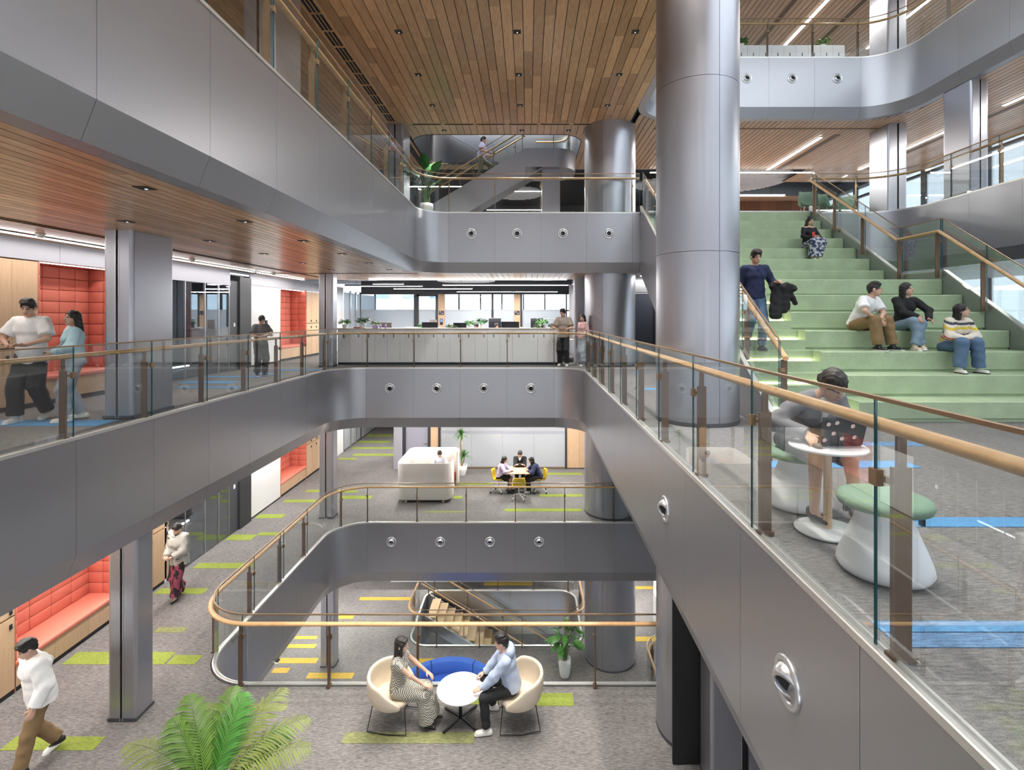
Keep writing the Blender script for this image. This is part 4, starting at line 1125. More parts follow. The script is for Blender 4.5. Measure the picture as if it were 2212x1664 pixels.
# ================================================================ LOWEST STAIR (oak treads going down)
ls = thing('oak_stair', 'oak stair descending through the bottom floor opening', 'stairs', (-1.5, 19.5, F1 - 3.0))
for k in range(16):
    x = -3.7 + k * .285
    MB().box(x, x + .315, 18.85, 20.1, F1 - .17 * (k + 1) - .05, F1 - .17 * (k + 1)).build('tread', OAKT, ls, True)
    MB().box(x + .285, x + .305, 18.85, 20.1, F1 - .17 * (k + 2), F1 - .17 * (k + 1) - .05).build('riser', OAKT, ls, True)
for y in (18.78, 20.12):
    MB().prism_y([(-3.85, F1 - .05), (.8, F1 - 2.82), (.8, F1 - 3.2), (-3.85, F1 - .45)], y, y + .05).build('stringer', METAL, ls, True)
    MB().prism_y([(-3.85, F1 - .05), (.8, F1 - 2.82), (.8, F1 - 2.78), (-3.85, F1 - .01)], y - .01, y + .06).build('stringer_cap', TRIM, ls, True)
slope_rail('glass_railing', 'near sloping oak handrail of the lowest stair', [(-3.9, 18.82, F1 - .02), (.8, 18.82, F1 - 2.82)], (0, -1), [.3, 1.8, 3.4, 5.0], 1.2, 1.04)
slope_rail('glass_railing', 'far sloping oak handrail of the lowest stair', [(-3.9, 20.14, F1 - .02), (.8, 20.14, F1 - 2.82)], (0, 1), [.3, 1.8, 3.4, 5.0], 1.2, 1.04)
area_light((0.5, 18.6, F1 - 1.9), 1.5, .1, 60)

# ================================================================ BACK OF THE LOWER FLOORS AND UPPER GALLERY
wb = thing('wall_back_2', 'frosted glass office front with door and oak panels behind the meeting table', 'wall', (-1.6, 21.05, F2), kind='structure')
MB().box(-5.45, -5.1, 20.9, 28, F2, F2 + 2.86).build('grey_end', GREYW, wb, True)
MB().box(-5.1, -4.98, 20.95, 21.1, F2, F2 + 2.86).build('dark_jamb', DARKM, wb, True)
MB().box(-4.98, -4.08, 21.03, 21.08, F2 + .02, F2 + 2.8).build('door_leaf', mat('grey_glazed_door', (.30, .30, .36), .35), wb, True)
MB().box(-4.08, -3.98, 20.95, 21.1, F2, F2 + 2.86).build('dark_jamb', DARKM, wb, True)
MB().box(-3.98, -3.66, 21.0, 21.1, F2, F2 + 2.86).build('oak_panel', OAK, wb, True)
MB().box(-3.66, -3.58, 20.97, 21.1, F2, F2 + 2.86).build('dark_jamb', DARKM, wb, True)
for k in range(4):
    a = -3.58 + k * 1.27
    MB().box(a + .004, a + 1.266, 21.03, 21.05, F2 + .06, F2 + 2.84).build('frosted_pane', FROSTD, wb, True)
MB().box(-3.58, 1.5, 21.02, 21.03, F2 + 1.42, F2 + 1.52).build('manifestation_band', mat('grey_band', (.36, .36, .42), .5), wb, True)
MB().box(-3.58, 1.5, 20.99, 21.08, F2, F2 + .06).build('sill_rail', BRONZE_L, wb, True)
MB().box(1.5, 1.58, 20.97, 21.1, F2, F2 + 2.86).build('dark_jamb', DARKM, wb, True)
for k in range(4):
    MB().box(1.58 + k * .5, 2.075 + k * .5, 21.0, 21.1, F2 + .03, F2 + 2.86).build('oak_panel', OAK, wb, True)
MB().box(-5.1, 9.0, 21.6, 21.7, F2, F2 + 2.86).build('room_rear', WHITEW, wb, True)
MB().box(-4.25, -4.1, 20.98, 21.03, F2 + 1.02, F2 + 1.06).build('door_handle', CHROME, wb, True)
it = thing('access_terminal', 'blue access terminal on the oak strip behind the pod', 'terminal', (-3.82, 20.99, F2 + 1.75))
MB().rbox(-.075, .075, -.03, 0, .1, .42, .012, 2).build('case', DARKM, it); MB().box(-.055, .055, -.033, -.03, .24, .4).build('screen', mat('terminal_blue', (.12, .2, .6), .3, emis=.6), it)
MB().box(-.12, -.03, -.02, 0, .0, .08).build('button_plate', WHITE, it); MB().box(.0, .09, -.02, 0, .0, .08).build('reader', DARKM, it)
MB().box(-14, 16, 32.4, 32.5, F2, F2 + 2.86).top('wall_back_low', WHITEW, 'pale rear wall of the lime-striped floor', 'wall', kind='structure')
MB().box(-14, 16, 32.4, 32.5, F1, F1 + 2.86).top('wall_back_bottom', WHITEW, 'pale rear wall of the yellow-striped floor', 'wall', kind='structure')
MB().box(-14, 8.4, 31.5, 31.6, F4, 8.3).top('wall_back_upper', DGREY, 'dark rear wall of the upper gallery', 'wall', kind='structure')
ww = thing('wall_walnut', 'walnut board wall at the head of the green steps', 'wall', (12, 28, F4), kind='structure')
for k in range(16):
    MB().box(8.4 + k * .42, 8.813 + k * .42, 28.0, 28.05, F4, 7.8).build('wall_board', WALNUT, ww, True)
for k in range(22):
    a = 8.5 + k * .3
    MB().add([(a + .003, 26.05, 7.60), (a + .297, 26.05, 7.60), (a + .297, 28, 7.8), (a + .003, 28, 7.8), (a + .003, 26.05, 7.62), (a + .297, 26.05, 7.62), (a + .297, 28, 7.82), (a + .003, 28, 7.82)],
        [(0, 1, 2, 3), (7, 6, 5, 4), (0, 4, 5, 1), (1, 5, 6, 2), (2, 6, 7, 3), (3, 7, 4, 0)]).build('soffit_board', OAK, ww, True)
MB().box(3.45, 8.42, 15.42, 15.6, 4.66, 4.70).top('trim_landing', TRIM, 'pale metal strip closing the top green step', 'trim', kind='structure')
# white acoustic discs
def disc(label, cx, cy, z, r, grp):
    t = thing('acoustic_disc', label, 'acoustic panel', (cx, cy, z), group=grp)
    n = int(2 * r / .16); zt = 8.295 if z > 6 else 3.595
    MB().cyl((0, 0, .05), (0, 0, zt - z), .012, n=6).build('hanger', BLACK, t)
    for k in range(n):
        y = -r + (k + .5) * 2 * r / n; hx = math.sqrt(max(.02, r * r - y * y))
        MB().box(-hx, hx, y - .05, y + .05, 0, .12).build('baffle', WHITE, t)
disc('large white baffle disc behind the head of the green steps', 9.6, 23.5, 7.72, 2.2, 'white ceiling discs')
disc('smaller white baffle disc over the walnut wall', 6.2, 25.0, 7.85, 1.0, 'white ceiling discs')
disc('white baffle disc seen under the metal stair', -.6, 26.5, 7.8, 1.3, 'white ceiling discs')
disc('white baffle disc over the left office desks', -6.6, 20.2, 3.0, 1.0, 'white ceiling discs')
disc('white baffle disc over the middle office desks', -2.6, 21.7, 3.02, 1.2, 'white ceiling discs')
disc('white baffle disc over the right office desks', .6, 20.8, 3.05, 1.0, 'white ceiling discs')
# ================================================================ FURNITURE
CREAM = mat('cream_felt', (.70, .60, .47), .85, var=.05, scale=120, bump=.15)
PODF = mat('pale_pod_felt', (.72, .68, .63), .9, var=.05, scale=110, bump=.1)
BLKM = mat('black_steel', (.012, .012, .013), .4, .3)
SAGE = mat('sage_fabric', (.19, .29, .21), .85, var=.08, scale=140, bump=.15)
YEL = mat('yellow_plastic', (.66, .46, .02), .45, var=.03)
COBALT = mat('cobalt_upholstery', (.03, .12, .52), .6, var=.06, scale=50)
ORANGE = mat('orange_seat', (.75, .13, .02), .7)
POT = mat('white_ceramic', (.82, .82, .82), .25, var=.01)
SOIL = mat('soil', (.035, .022, .015), .95, var=.4, scale=80, bump=.5)
def leafmat(name, c, r=.4):
    return mat(name, c, r, var=.3, scale=7, spec=.45)
LEAFD = leafmat('dark_leaf', (.035, .14, .035))
LEAFM = leafmat('mid_leaf', (.07, .24, .035))
LEAFY = leafmat('yellow_green_leaf', (.16, .20, .045), .5)
LEAFB = leafmat('bright_palm_leaf', (.10, .20, .025), .5)
STEM = mat('green_stem', (.10, .2, .05), .6)
BARK = mat('tan_bark', (.30, .19, .10), .85, var=.3, scale=40)

# ---- cream tub chairs and round table on the lime-striped floor
def tub_chair(label, loc, rz):
    t = thing('tub_chair', label, 'chair', loc, rz, 'cream tub chairs at the round table')
    nu, nv = 30, 9; vs = []; fs = []
    for i in range(nu + 1):
        ph = math.radians(-128 + 256 * i / nu)
        a = abs(ph) / math.radians(128)
        top = .78 - .10 * a ** 2 - .22 * max(0, a - .62) / .38
        for j in range(nv + 1):
            v = j / nv
            if v < .35:
                w_ = v / .35; r = .10 + .24 * w_; z = .33 + .03 * w_ ** 2
            else:
                w_ = (v - .35) / .65; r = .34 + .075 * math.sin(min(1, w_ * 1.6) * PI / 2); z = .36 + (top - .36) * w_ ** 1.05
            vs.append((r * 1.0 * math.sin(ph), -r * .93 * math.cos(ph), z))
    for i in range(nu):
        for j in range(nv):
            q = i * (nv + 1) + j; fs.append((q, q + 1, q + nv + 2, q + nv + 1))
    o = MB().add(vs, fs, 0, True).build('shell', CREAM, t)
    m = o.modifiers.new('thick', 'SOLIDIFY'); m.thickness = .055; m.offset = -1
    m = o.modifiers.new('soft', 'SUBSURF'); m.levels = 1; m.render_levels = 1
    MB().lathe([(.02, .43), (.27, .43), (.31, .405), (.305, .36), (.2, .335)], n=28, ey=.95).build('seat_cushion', CREAM, t)
    for sx in (-1, 1):
        MB().tube([(sx * .22, .26, .36), (sx * .27, .30, .02), (sx * .29, .0, .012), (sx * .27, -.30, .02), (sx * .2, -.24, .38)], .008, 8).build('sled_leg', BLKM, t)
    MB().tube([(-.22, .26, .345), (.22, .26, .345)], .007, 6).tube([(-.2, -.22, .36), (.2, -.22, .36)], .007, 6).build('cross_bar', BLKM, t)
    return t
tub_chair('cream tub chair holding the woman in the checked dress', (-2.07, 7.92, F2), -PI / 2 - .12)
tub_chair('cream tub chair holding the man in the pale blue hoodie', (-.15, 7.92, F2), PI / 2 + .12)
t = thing('round_table', 'white round low table on a black four-star foot', 'table', (-1.04, 7.93, F2))
MB().lathe([(.355, .47), (.362, .478), (.362, .49), (.355, .497)], n=48).build('top', WHITEG, t)
MB().cyl((0, 0, .06), (0, 0, .47), .025, n=14).build('stem', BLKM, t)
for k in range(4):
    a = PI / 4 + k * PI / 2 + .1
    MB().obox((.17 * math.cos(a), .17 * math.sin(a), .035), (math.cos(a), math.sin(a), -.07), (-math.sin(a), math.cos(a), 0), (.07, 0, 1), .18, .016, .011).build('foot', BLKM, t)

# ---- white cone stools, standing table and laptop on the middle gallery
def cone_stool(label, loc):
    t = thing('cone_stool', label, 'stool', loc, 0, 'white cone stools')
    MB().lathe([(.19, 0.0), (.238, .010), (.255, .04), (.248, .08), (.222, .15), (.186, .24), (.155, .32), (.142, .365), (.16, .385), (.2, .392)], n=40).build('cone_base', WHITE, t)
    MB().lathe([(.02, .385), (.2, .39), (.245, .405), (.256, .43), (.245, .455), (.2, .468), (.02, .475)], n=40).build('cushion', SAGE, t)
    for k in range(3):
        a = k * 2.1 + .9
        MB().obox((.215 * math.cos(a), .215 * math.sin(a), .375), (1, 0, 0), (0, 1, 0), (0, 0, 1), .012, .012, .018).build('clip', BLKM, t)
    return t
cone_stool('white cone stool with sage cushion, empty, nearest the railing glass', (2.17, 3.15, 0))
cone_stool('white cone stool with sage cushion under the woman with the laptop', (2.22, 4.25, 0))
t = thing('pedestal_table', 'small white round pedestal table with an oak stem', 'table', (2.17, 3.74, 0))
MB().lathe([(.245, .600), (.257, .606), (.257, .618), (.25, .622)], n=44).build('top', WHITEG, t)
MB().cyl((.0, 0, .02), (0, 0, .60), .03, .027, n=16).build('stem', OAK, t)
MB().lathe([(.215, 0), (.222, .008), (.215, .018), (.04, .024)], n=44).build('base', WHITEG, t)
lt = thing('laptop', 'dark laptop with pale flower stickers, lid turned to the railing', 'laptop', (2.23, 3.70, .623), .05)
MB().rbox(-.165, .165, -.0, .225, 0, .014, .004, 2).build('keyboard_base', mat('laptop_dark', (.022, .024, .03), .4, .3), lt)
MB().obox((0, -.038, .115), (1, 0, 0), (0, .95, .31), (0, -.31, .95), .165, .0045, .112).build('lid', MATS['laptop_dark'], lt)
STK = mat('sticker_pink', (.85, .62, .58), .5)
for (x, z) in ((-.125, .05), (-.07, .1), (0.0, .06), (.09, .07), (.06, .155), (-.12, .17), (-.06, .18)):
    yy = -.0047 / .95 - (z) * .326 - .0035
    b = MB()
    for k in range(5):
        a = k * 2 * PI / 5; b.obox((x + .009 * math.cos(a), yy - .009 * math.sin(a) * .3, z + .009 * math.sin(a)), (1, 0, 0), (0, .95, .31), (0, -.31, .95), .006, .0008, .006)
    b.build('sticker', STK, lt)
mo = thing('mouse', 'grey computer mouse beside the laptop', 'mouse', (2.05, 3.66, .623))
MB().lathe([(.03, 0), (.032, .012), (.024, .026), (.005, .032)], n=16, ex=.9, ey=1.5).build('shell', mat('mouse_grey', (.12, .12, .12), .4), mo)

# ---- felt pod on the lime-striped floor
t = thing('work_pod', 'high-walled pale felt work pod with oak legs', 'work pod', (-3.45, 18.15, F2))
def podwall(pts, rad, nm='wall_panel', h0=.1, h1=1.33):
    p = Path(pts, rad, 0)
    P_, N_ = p.sub(0, p.len)
    MB().sweep(P_, N_, [(0, h0 + .03), (.0, h1 - .02), (-.03, h1), (-.06, h1 - .02), (-.06, h0 + .03), (-.03, h0)], 0, True).build(nm, PODF, t)
podwall([(.86, -.55), (.86, -1.02), (-.86, -1.02), (-.86, 1.02), (.86, 1.02), (.86, .45)], [0, .22, .22, .22, .22, 0])
MB().rbox(-.78, .78, .4, .95, .3, .45, .04, 3).build('bench_seat', ORANGE, t)
MB().rbox(-.78, .78, -.95, -.45, .3, .45, .04, 3).build('bench_seat', ORANGE, t)
MB().box(-.8, .8, -.97, .97, .1, .14).build('floor_plate', PODF, t)
MB().rbox(-.5, .35, -.25, .25, .70, .73, .01, 2).box(-.4, -.36, -.05, .05, .14, .7).build('inner_table', OAK, t)
for (x, y) in ((-.62, -.95), (.62, -.95), (-.62, .95), (.62, .95), (.83, -.6), (.83, .6)):
    MB().obox((x, y, .07), (1, 0, 0), (0, 1, 0), (0, 0, 1), .035, .03, .07).build('leg', OAK, t)

# ---- meeting table and yellow chairs
t = thing('meeting_table', 'small square oak meeting table with rounded corners', 'table', (-.32, 18.35, F2))
MB().rbox(-.5, .5, -.45, .45, .71, .74, .012, 2).build('top', OAK, t)
for (x, y) in ((-.4, -.35), (.4, -.35), (-.4, .35), (.4, .35)):
    MB().cyl((x, y, 0), (x * .92, y * .92, .71), .018, n=10).build('leg', BLKM, t)
def yellow_chair(label, loc, rz):
    t = thing('swivel_chair', label, 'chair', loc, rz, 'yellow chairs at the meeting table')
    nu, nv = 14, 12; vs = []; fs = []
    prof = [(.22, .43), (.14, .455), (.0, .44), (-.12, .435), (-.19, .46), (-.225, .53), (-.24, .62), (-.25, .71), (-.255, .80)]
    for i, (y, z) in enumerate(prof):
        w_ = .23 if i < 6 else .225 - .02 * (i - 6)
        for j in range(nu + 1):
            u = j / nu * 2 - 1
            cz = .05 * u ** 4 if i < 5 else 0; cy = (.07 * u * u if i >= 4 else 0)
            vs.append((u * w_, y + cy, z + cz))
    k = nu + 1
    for i in range(len(prof) - 1):
        for j in range(nu):
            fs.append((i * k + j, i * k + j + 1, (i + 1) * k + j + 1, (i + 1) * k + j))
    o = MB().add(vs, fs, 0, True).build('shell', YEL, t)
    m = o.modifiers.new('thick', 'SOLIDIFY'); m.thickness = .016
    MB().cyl((0, 0, .2), (0, 0, .43), .02, n=10).build('stem', CHROME, t)
    for q in range(4):
        a = q * PI / 2 + .6
        MB().tube([(0, 0, .2), (.18 * math.cos(a), .18 * math.sin(a), .14), (.29 * math.cos(a), .29 * math.sin(a), .06)], .012, 8).build('star_leg', WHITEG, t)
        MB().cyl((.29 * math.cos(a) - .012, .29 * math.sin(a), .028), (.29 * math.cos(a) + .012, .29 * math.sin(a), .028), .028, n=12).build('castor', BLKM, t)
    return t
yellow_chair('yellow shell chair under the woman in lilac', (-1.05, 18.2, F2), -PI / 2 - .2)
yellow_chair('yellow shell chair under the person in navy with bent back', (.42, 18.2, F2), PI / 2 + .2)
yellow_chair('yellow shell chair standing empty with its back to the void', (-.32, 17.45, F2), 0.1)
yellow_chair('yellow shell chair under the man in black facing the void', (-.3, 19.1, F2), PI)

# ---- blue curved sofa on the yellow-striped floor
t = thing('curved_sofa', 'cobalt blue curved sofa at the bottom of the void', 'sofa', (-2.2, 14.7, F1))
for k, (a0, a1) in enumerate(((-150, -118), (-117, -63), (-62, -30))):
    for nm, r0, r1, z0, z1 in (('back_cushion', 1.28, 1.5, .1, .78), ('seat_cushion', .75, 1.27, .12, .44)):
        pts = []
        for q in range(9):
            a = math.radians(-(a0 + (a1 - a0) * q / 8)); pts.append((a, 0))
        b = MB()
        P_ = [(r1 * math.cos(a), r1 * math.sin(a) - .9, 0) for a, _ in pts]; N_ = [(-math.cos(a), -math.sin(a)) for a, _ in pts]
        w_ = r1 - r0
        b.sweep(P_, N_, [(.03, z0), (w_ - .03, z0), (w_, z0 + .03), (w_, z1 - .06), (w_ - .05, z1), (.05, z1), (0, z1 - .06), (0, z0 + .03)], 0, True)
        b.build(nm, COBALT, t)

# ---- office cabinets along the middle gallery
XC0, NCAB, WC = -6.1, 9, .8
for k in range(NCAB):
    x = XC0 + k * WC
    t = thing('storage_cabinet', 'white storage cabinet facing the void, ' + ('first', 'second', 'third', 'fourth', 'fifth', 'sixth', 'seventh', 'eighth', 'last')[k] + ' of the row from the slotted column', 'cabinet', (x + WC / 2, 16.75, 0), group='white cabinets behind the gallery railing')
    MB().box(-WC / 2 + .002, WC / 2 - .002, -.22, .22, .07, 1.13).build('carcass', WHITE, t)
    MB().box(-WC / 2, WC / 2, -.2, .2, 0, .07).build('plinth', mat('blue_black_plinth', (.03, .04, .06), .5), t)
    for s_ in (-1, 1):
        d = MB().box(min(0, s_ * WC / 2) + .004, max(0, s_ * WC / 2) - .004, -.242, -.22, .085, 1.01).build('door', WHITE, t)
        MB().box(.24 * s_ + .04 - .012, .24 * s_ + .04 + .012, -.256, -.242, .87, .97).build('lock', PLINTH, d)
    for s_ in (-1, 1):
        MB().box(min(0, s_ * WC / 2) + .004, max(0, s_ * WC / 2) - .004, -.242, -.22, 1.018, 1.125).build('drawer', WHITE, t)
MB().box(XC0 - .05, XC0 + NCAB * WC + .02, 16.49, 17.0, 1.133, 1.165).top('countertop', WHITEW, 'continuous white top over the storage cabinets', 'countertop')
for k in range(6):
    x = 6.0 + k * .8
    t = thing('storage_cabinet', 'white storage cabinet on the topmost gallery, ' + ('first', 'second', 'third', 'fourth', 'fifth', 'last')[k] + ' from the tall column', 'cabinet', (x, 17.2, F5), group='white cabinets of the topmost gallery')
    MB().box(-.398, .398, -.22, .22, .0, 1.13).build('carcass', WHITE, t)
    for s_ in (-1, 1):
        d = MB().box(min(0, s_ * .4) + .004, max(0, s_ * .4) - .004, -.242, -.22, .085, 1.11).build('door', WHITE, t)
        MB().box(.2 * s_ - .012, .2 * s_ + .012, -.256, -.242, .76, .86).build('lock', PLINTH, d)
for k in range(3):
    t = thing('storage_cabinet', 'white cabinet on the yellow-striped floor, ' + ('front', 'middle', 'rear')[k] + ' one past the wide column', 'cabinet', (4.75 + .25 * k, 17.9 + k * 1.0, F1))
    MB().box(-.3, .3, -.45, .45, 0, 1.1).build('carcass', WHITE, t); MB().box(-.31, -.3, -.44, .44, .05, 1.08).build('door', WHITEW, t); MB().box(-.32, -.31, -.3, -.26, .8, .9).build('lock', PLINTH, t)
MB().rbox(-5.6, 1.75, 21.0, 21.5, F1, F1 + 1.0, .01, 1).top('low_partition', WHITEW, 'long low white unit behind the lowest stair opening', 'partition')

# ---- desks, monitors and lamps in the office
DESKW = mat('desk_white', (.74, .73, .72), .4)
def desk(label, x, y, w_=1.5):
    t = thing('desk', label, 'desk', (x, y, 0), group='office desks')
    MB().box(-w_ / 2, w_ / 2, -.7, .7, .72, .745).build('top', DESKW, t)
    MB().box(-w_ / 2, w_ / 2, -.01, .01, .745, 1.1).build('screen_panel', mat('desk_screen', (.55, .55, .57), .8), t)
    for sx in (-1, 1):
        MB().box(sx * (w_ / 2 - .04) - .02, sx * (w_ / 2 - .04) + .02, -.65, .65, 0, .72).build('leg', WHITE, t)
OL = ('leftmost', 'second from the left', 'third', 'fourth', 'rightmost')
for k in range(5):
    desk('white desk behind the cabinets, ' + OL[k], -5.1 + 1.55 * k, 18.3)
for k in range(4):
    desk('white desk in the rear row, ' + ('leftmost', 'second', 'third', 'rightmost')[k], -4.4 + 1.6 * k, 21.6)
MON = mat('monitor_black', (.012, .013, .02), .3)
MONG = mat('monitor_grey', (.14, .12, .12), .4)
def monitor(label, x, y, z, w_, h_, m, rz=0.0):
    t = thing('monitor', label, 'monitor', (x, y, z), rz, 'office monitors')
    MB().rbox(-w_ / 2, w_ / 2, -.02, .02, .12, .12 + h_, .008, 2).build('panel', m, t)
    MB().box(-.2 * w_, .2 * w_, -.035, -.02, .2, .2 + h_ * .3).build('back_bulge', m, t)
    MB().box(-.025, .025, -.01, .03, .01, .2).build('neck', m, t); MB().lathe([(.11, 0), (.11, .012)], n=16).build('foot', m, t)
for i, (x, y, w_, h_, m, lab) in enumerate(((-5.0, 18.1, .42, .33, MONG, 'grey monitor beside the potted plants'), (-3.9, 21.2, .3, .3, MONG, 'small grey monitor on the rear desks'), (-3.38, 17.75, .55, .34, MON, 'wide black monitor turned from the void'),
        (-2.35, 17.75, .45, .32, MON, 'black monitor between two small plants'), (-.62, 17.75, .62, .36, MON, 'widest black monitor on the desks'), (-1.35, 20.9, .5, .36, MON, 'black monitor in the rear row under a desk lamp'), (.35, 20.9, .5, .36, MON, 'black monitor in the rear row near the man in the taupe tee'), (1.0, 18.2, .4, .3, MONG, 'grey monitor at the end of the desks'))):
    monitor(lab, x, y, .745, w_, h_ + (.24 if y > 20 else .14), m)
def desk_lamp(label, x, y, s=1):
    t = thing('desk_lamp', label, 'lamp', (x, y, .745), 0, 'curved desk lamps')
    MB().lathe([(.08, 0), (.08, .015)], n=14).build('base', CHROME, t)
    MB().tube([(0, 0, .01), (0, 0, .5), (s * .06, 0, .62), (s * .25, 0, .68)], .008, 6).build('arm', CHROME, t)
    MB().tube([(s * .18, 0, .68), (s * .4, 0, .72), (s * .62, 0, .66)], [.01, .022, .012], 8).build('head', CHROME, t)
for k, (x, y, s) in enumerate(((-1.9, 21.3, 1), (.0, 21.3, 1), (.5, 21.8, 1), (1.6, 21.5, -1))):
    desk_lamp('thin curved desk lamp, ' + ('first', 'second', 'third', 'fourth')[k] + ' from the slotted column', x, y, s)

# ---- sage lounge chairs at the head of the steps
def lounge(label, x, y, rz):
    t = thing('lounge_chair', label, 'chair', (x, y, F4), rz, 'sage lounge chairs')
    nu = 14; vs = []; fs = []
    prof = [(.25, .40), (.0, .38), (-.2, .40), (-.3, .5), (-.36, .72), (-.4, .95)]
    for i, (yy, z) in enumerate(prof):
        for j in range(nu + 1):
            u = j / nu * 2 - 1
            vs.append((u * (.33 - .03 * max(0, i - 3)), yy + (.22 * u ** 4 if i >= 2 else 0), z + (.16 * u ** 6 if i < 3 else 0)))
    for i in range(len(prof) - 1):
        for j in range(nu): fs.append((i * (nu + 1) + j, i * (nu + 1) + j + 1, (i + 1) * (nu + 1) + j + 1, (i + 1) * (nu + 1) + j))
    o = MB().add(vs, fs, 0, True).build('shell', SAGE, t); m = o.modifiers.new('thick', 'SOLIDIFY'); m.thickness = .05
    for (a, b) in ((-.2, -.2), (.2, -.2), (-.2, .2), (.2, .2)):
        MB().cyl((a, b, .38), (a * 1.3, b * 1.3, 0), .016, n=8).build('leg', OAK, t)
lounge('sage lounge chair at the top of the handrail', 9.05, 16.6, 2.9)
lounge('sage lounge chair behind the top glass panel', 9.75, 16.9, 3.5)
lounge('sage lounge chair nearest the slotted column', 10.6, 17.3, 2.4)

# ================================================================ PLANTS
def leaf_mesh(name, L_, W_, m, droop=.3, fold=.15, n=7, tip=1.0):
    vs = []; fs = []
    for i in range(n + 1):
        t_ = i / n
        w_ = W_ * math.sin(PI * min(1, t_ ** .75)) * .5 + .002
        y = L_ * t_; z = -droop * L_ * t_ * t_
        vs += [(-w_, y, z + fold * w_), (0, y, z), (w_, y, z + fold * w_)]
    for i in range(n):
        a = 3 * i; fs += [(a, a + 1, a + 4, a + 3), (a + 1, a + 2, a + 5, a + 4)]
    b = MB().add(vs, fs, 0, True)
    return b.mesh(name, m)
BUSH = {}
def bush_mesh(key, n, R, m, L_=.1, W_=.07, up=.6):
    b = MB(); r_ = random.Random(len(BUSH) + 3)
    for k in range(n):
        a = r_.uniform(0, 2 * PI); e = r_.uniform(-.25, 1.25); rr = R * r_.uniform(.35, 1)
        base = Vector((rr * math.cos(a) * math.cos(e), rr * math.sin(a) * math.cos(e), R * up + rr * .75 * math.sin(e)))
        d = Vector((math.cos(a), math.sin(a), r_.uniform(-.5, .6))).normalized()
        s_ = d.cross(Vector((0, 0, 1))).normalized(); u = s_.cross(d)
        l = L_ * r_.uniform(.7, 1.25); w_ = W_ * r_.uniform(.7, 1.2)
        b.add([base, base + d * l * .45 + s_ * w_ * .5 + u * .01, base + d * l - u * l * .25, base + d * l * .45 - s_ * w_ * .5 + u * .01, base + d * l * .5 - u * .006],
            [(0, 1, 4), (1, 2, 4), (2, 3, 4), (3, 0, 4)], 0, True)
    BUSH[key] = b.mesh('foliage', m); return BUSH[key]
for i in range(3): bush_mesh('a%d' % i, 90, .17, (LEAFM, LEAFB, LEAFD)[i])
POTM = MB().lathe([(.065, 0), (.085, .06), (.09, .13), (.08, .13), (.075, .11)], n=18).mesh('pot', POT)
def small_plant(label, x, y, z, kind, s=1.0):
    t = thing('potted_plant', label, 'plant', (x, y, z), random.uniform(0, 6), 'small leafy pot plants')
    add_obj('pot', POTM, t).scale = (s, s, s)
    o = add_obj('foliage', BUSH[kind], t, (0, 0, .08 * s)); o.scale = (s, s, s); o['kind'] = 'stuff'
for (x, y, z, k, s, lab) in ((-5.93, 16.7, 1.165, 'a0', .95, 'bushy plant in a white pot at the column end of the countertop'), (-5.35, 16.7, 1.165, 'a2', 1.15, 'larger dark bushy plant second along the countertop'), (-4.95, 16.75, 1.165, 'a1', .8, 'smaller bright plant third along the countertop'),
        (-4.6, 17.6, .9, 'a0', .8, 'low plant peeping over the countertop near the purple cups'), (-3.9, 18.9, 1.0, 'a2', .9, 'plant on the desks between two grey monitors'), (-2.55, 17.1, .98, 'a1', 1.0, 'bright plant just left of the black monitor'), (-2.2, 19.3, 1.05, 'a0', 1.15, 'plant behind the black monitor under the desk lamp'),
        (-1.75, 19.6, 1.1, 'a2', 1.2, 'dark plant near the middle of the desks'), (.35, 17.1, .98, 'a1', 1.0, 'bright plant hanging at the right end of the desks'), (.5, 18.6, 1.1, 'a0', 1.15, 'plant above the right end of the desks'), (.85, 18.6, 1.05, 'a2', .8, 'small dark plant beside the man in the taupe tee'),
        (1.2, 19.0, 1.05, 'a0', .75, 'smallest plant at the end of the desks'), (7.1, 17.25, F5 + 1.135, 'a0', 1.2, 'plant on the topmost white cabinets next to the column'), (9.85, 17.25, F5 + 1.135, 'a1', 1.1, 'bright plant on the topmost white cabinets'), (1.55, 17.4, F4, 'a1', 1.3, 'small green plant low behind the upper gallery glass')):
    if z < 1.16 and z > .5 and y > 17.0:
        MB().box(x - .12, x + .12, y - .12, y + .12, .747, z).top('box_file', DESKW, 'white box lifting the ' + lab, 'box')
    small_plant(lab, x, y, z, k, s)
for k in range(4):
    x = -4.98 + .11 * k + (.06 if k == 3 else 0)
    t = thing('purple_cup', 'purple lidded cup on the countertop, ' + ('first', 'second', 'third', 'last')[k] + ' of four', 'cup', (x, 16.62, 1.165))
    MB().lathe([(.028, 0), (.035, .06), (.032, .085)], n=12).build('cup', mat('lilac_plastic', (.45, .3, .62), .4), t); MB().lathe([(.034, .085), (.02, .11), (.026, .13)], n=12).build('lid', WHITE, t)
MB().rbox(-5.62, -5.42, 16.6, 16.68, 1.165, 1.2, .01, 2).top('red_box', mat('red_card', (.6, .03, .03), .5), 'small red box between the first two plants', 'box')

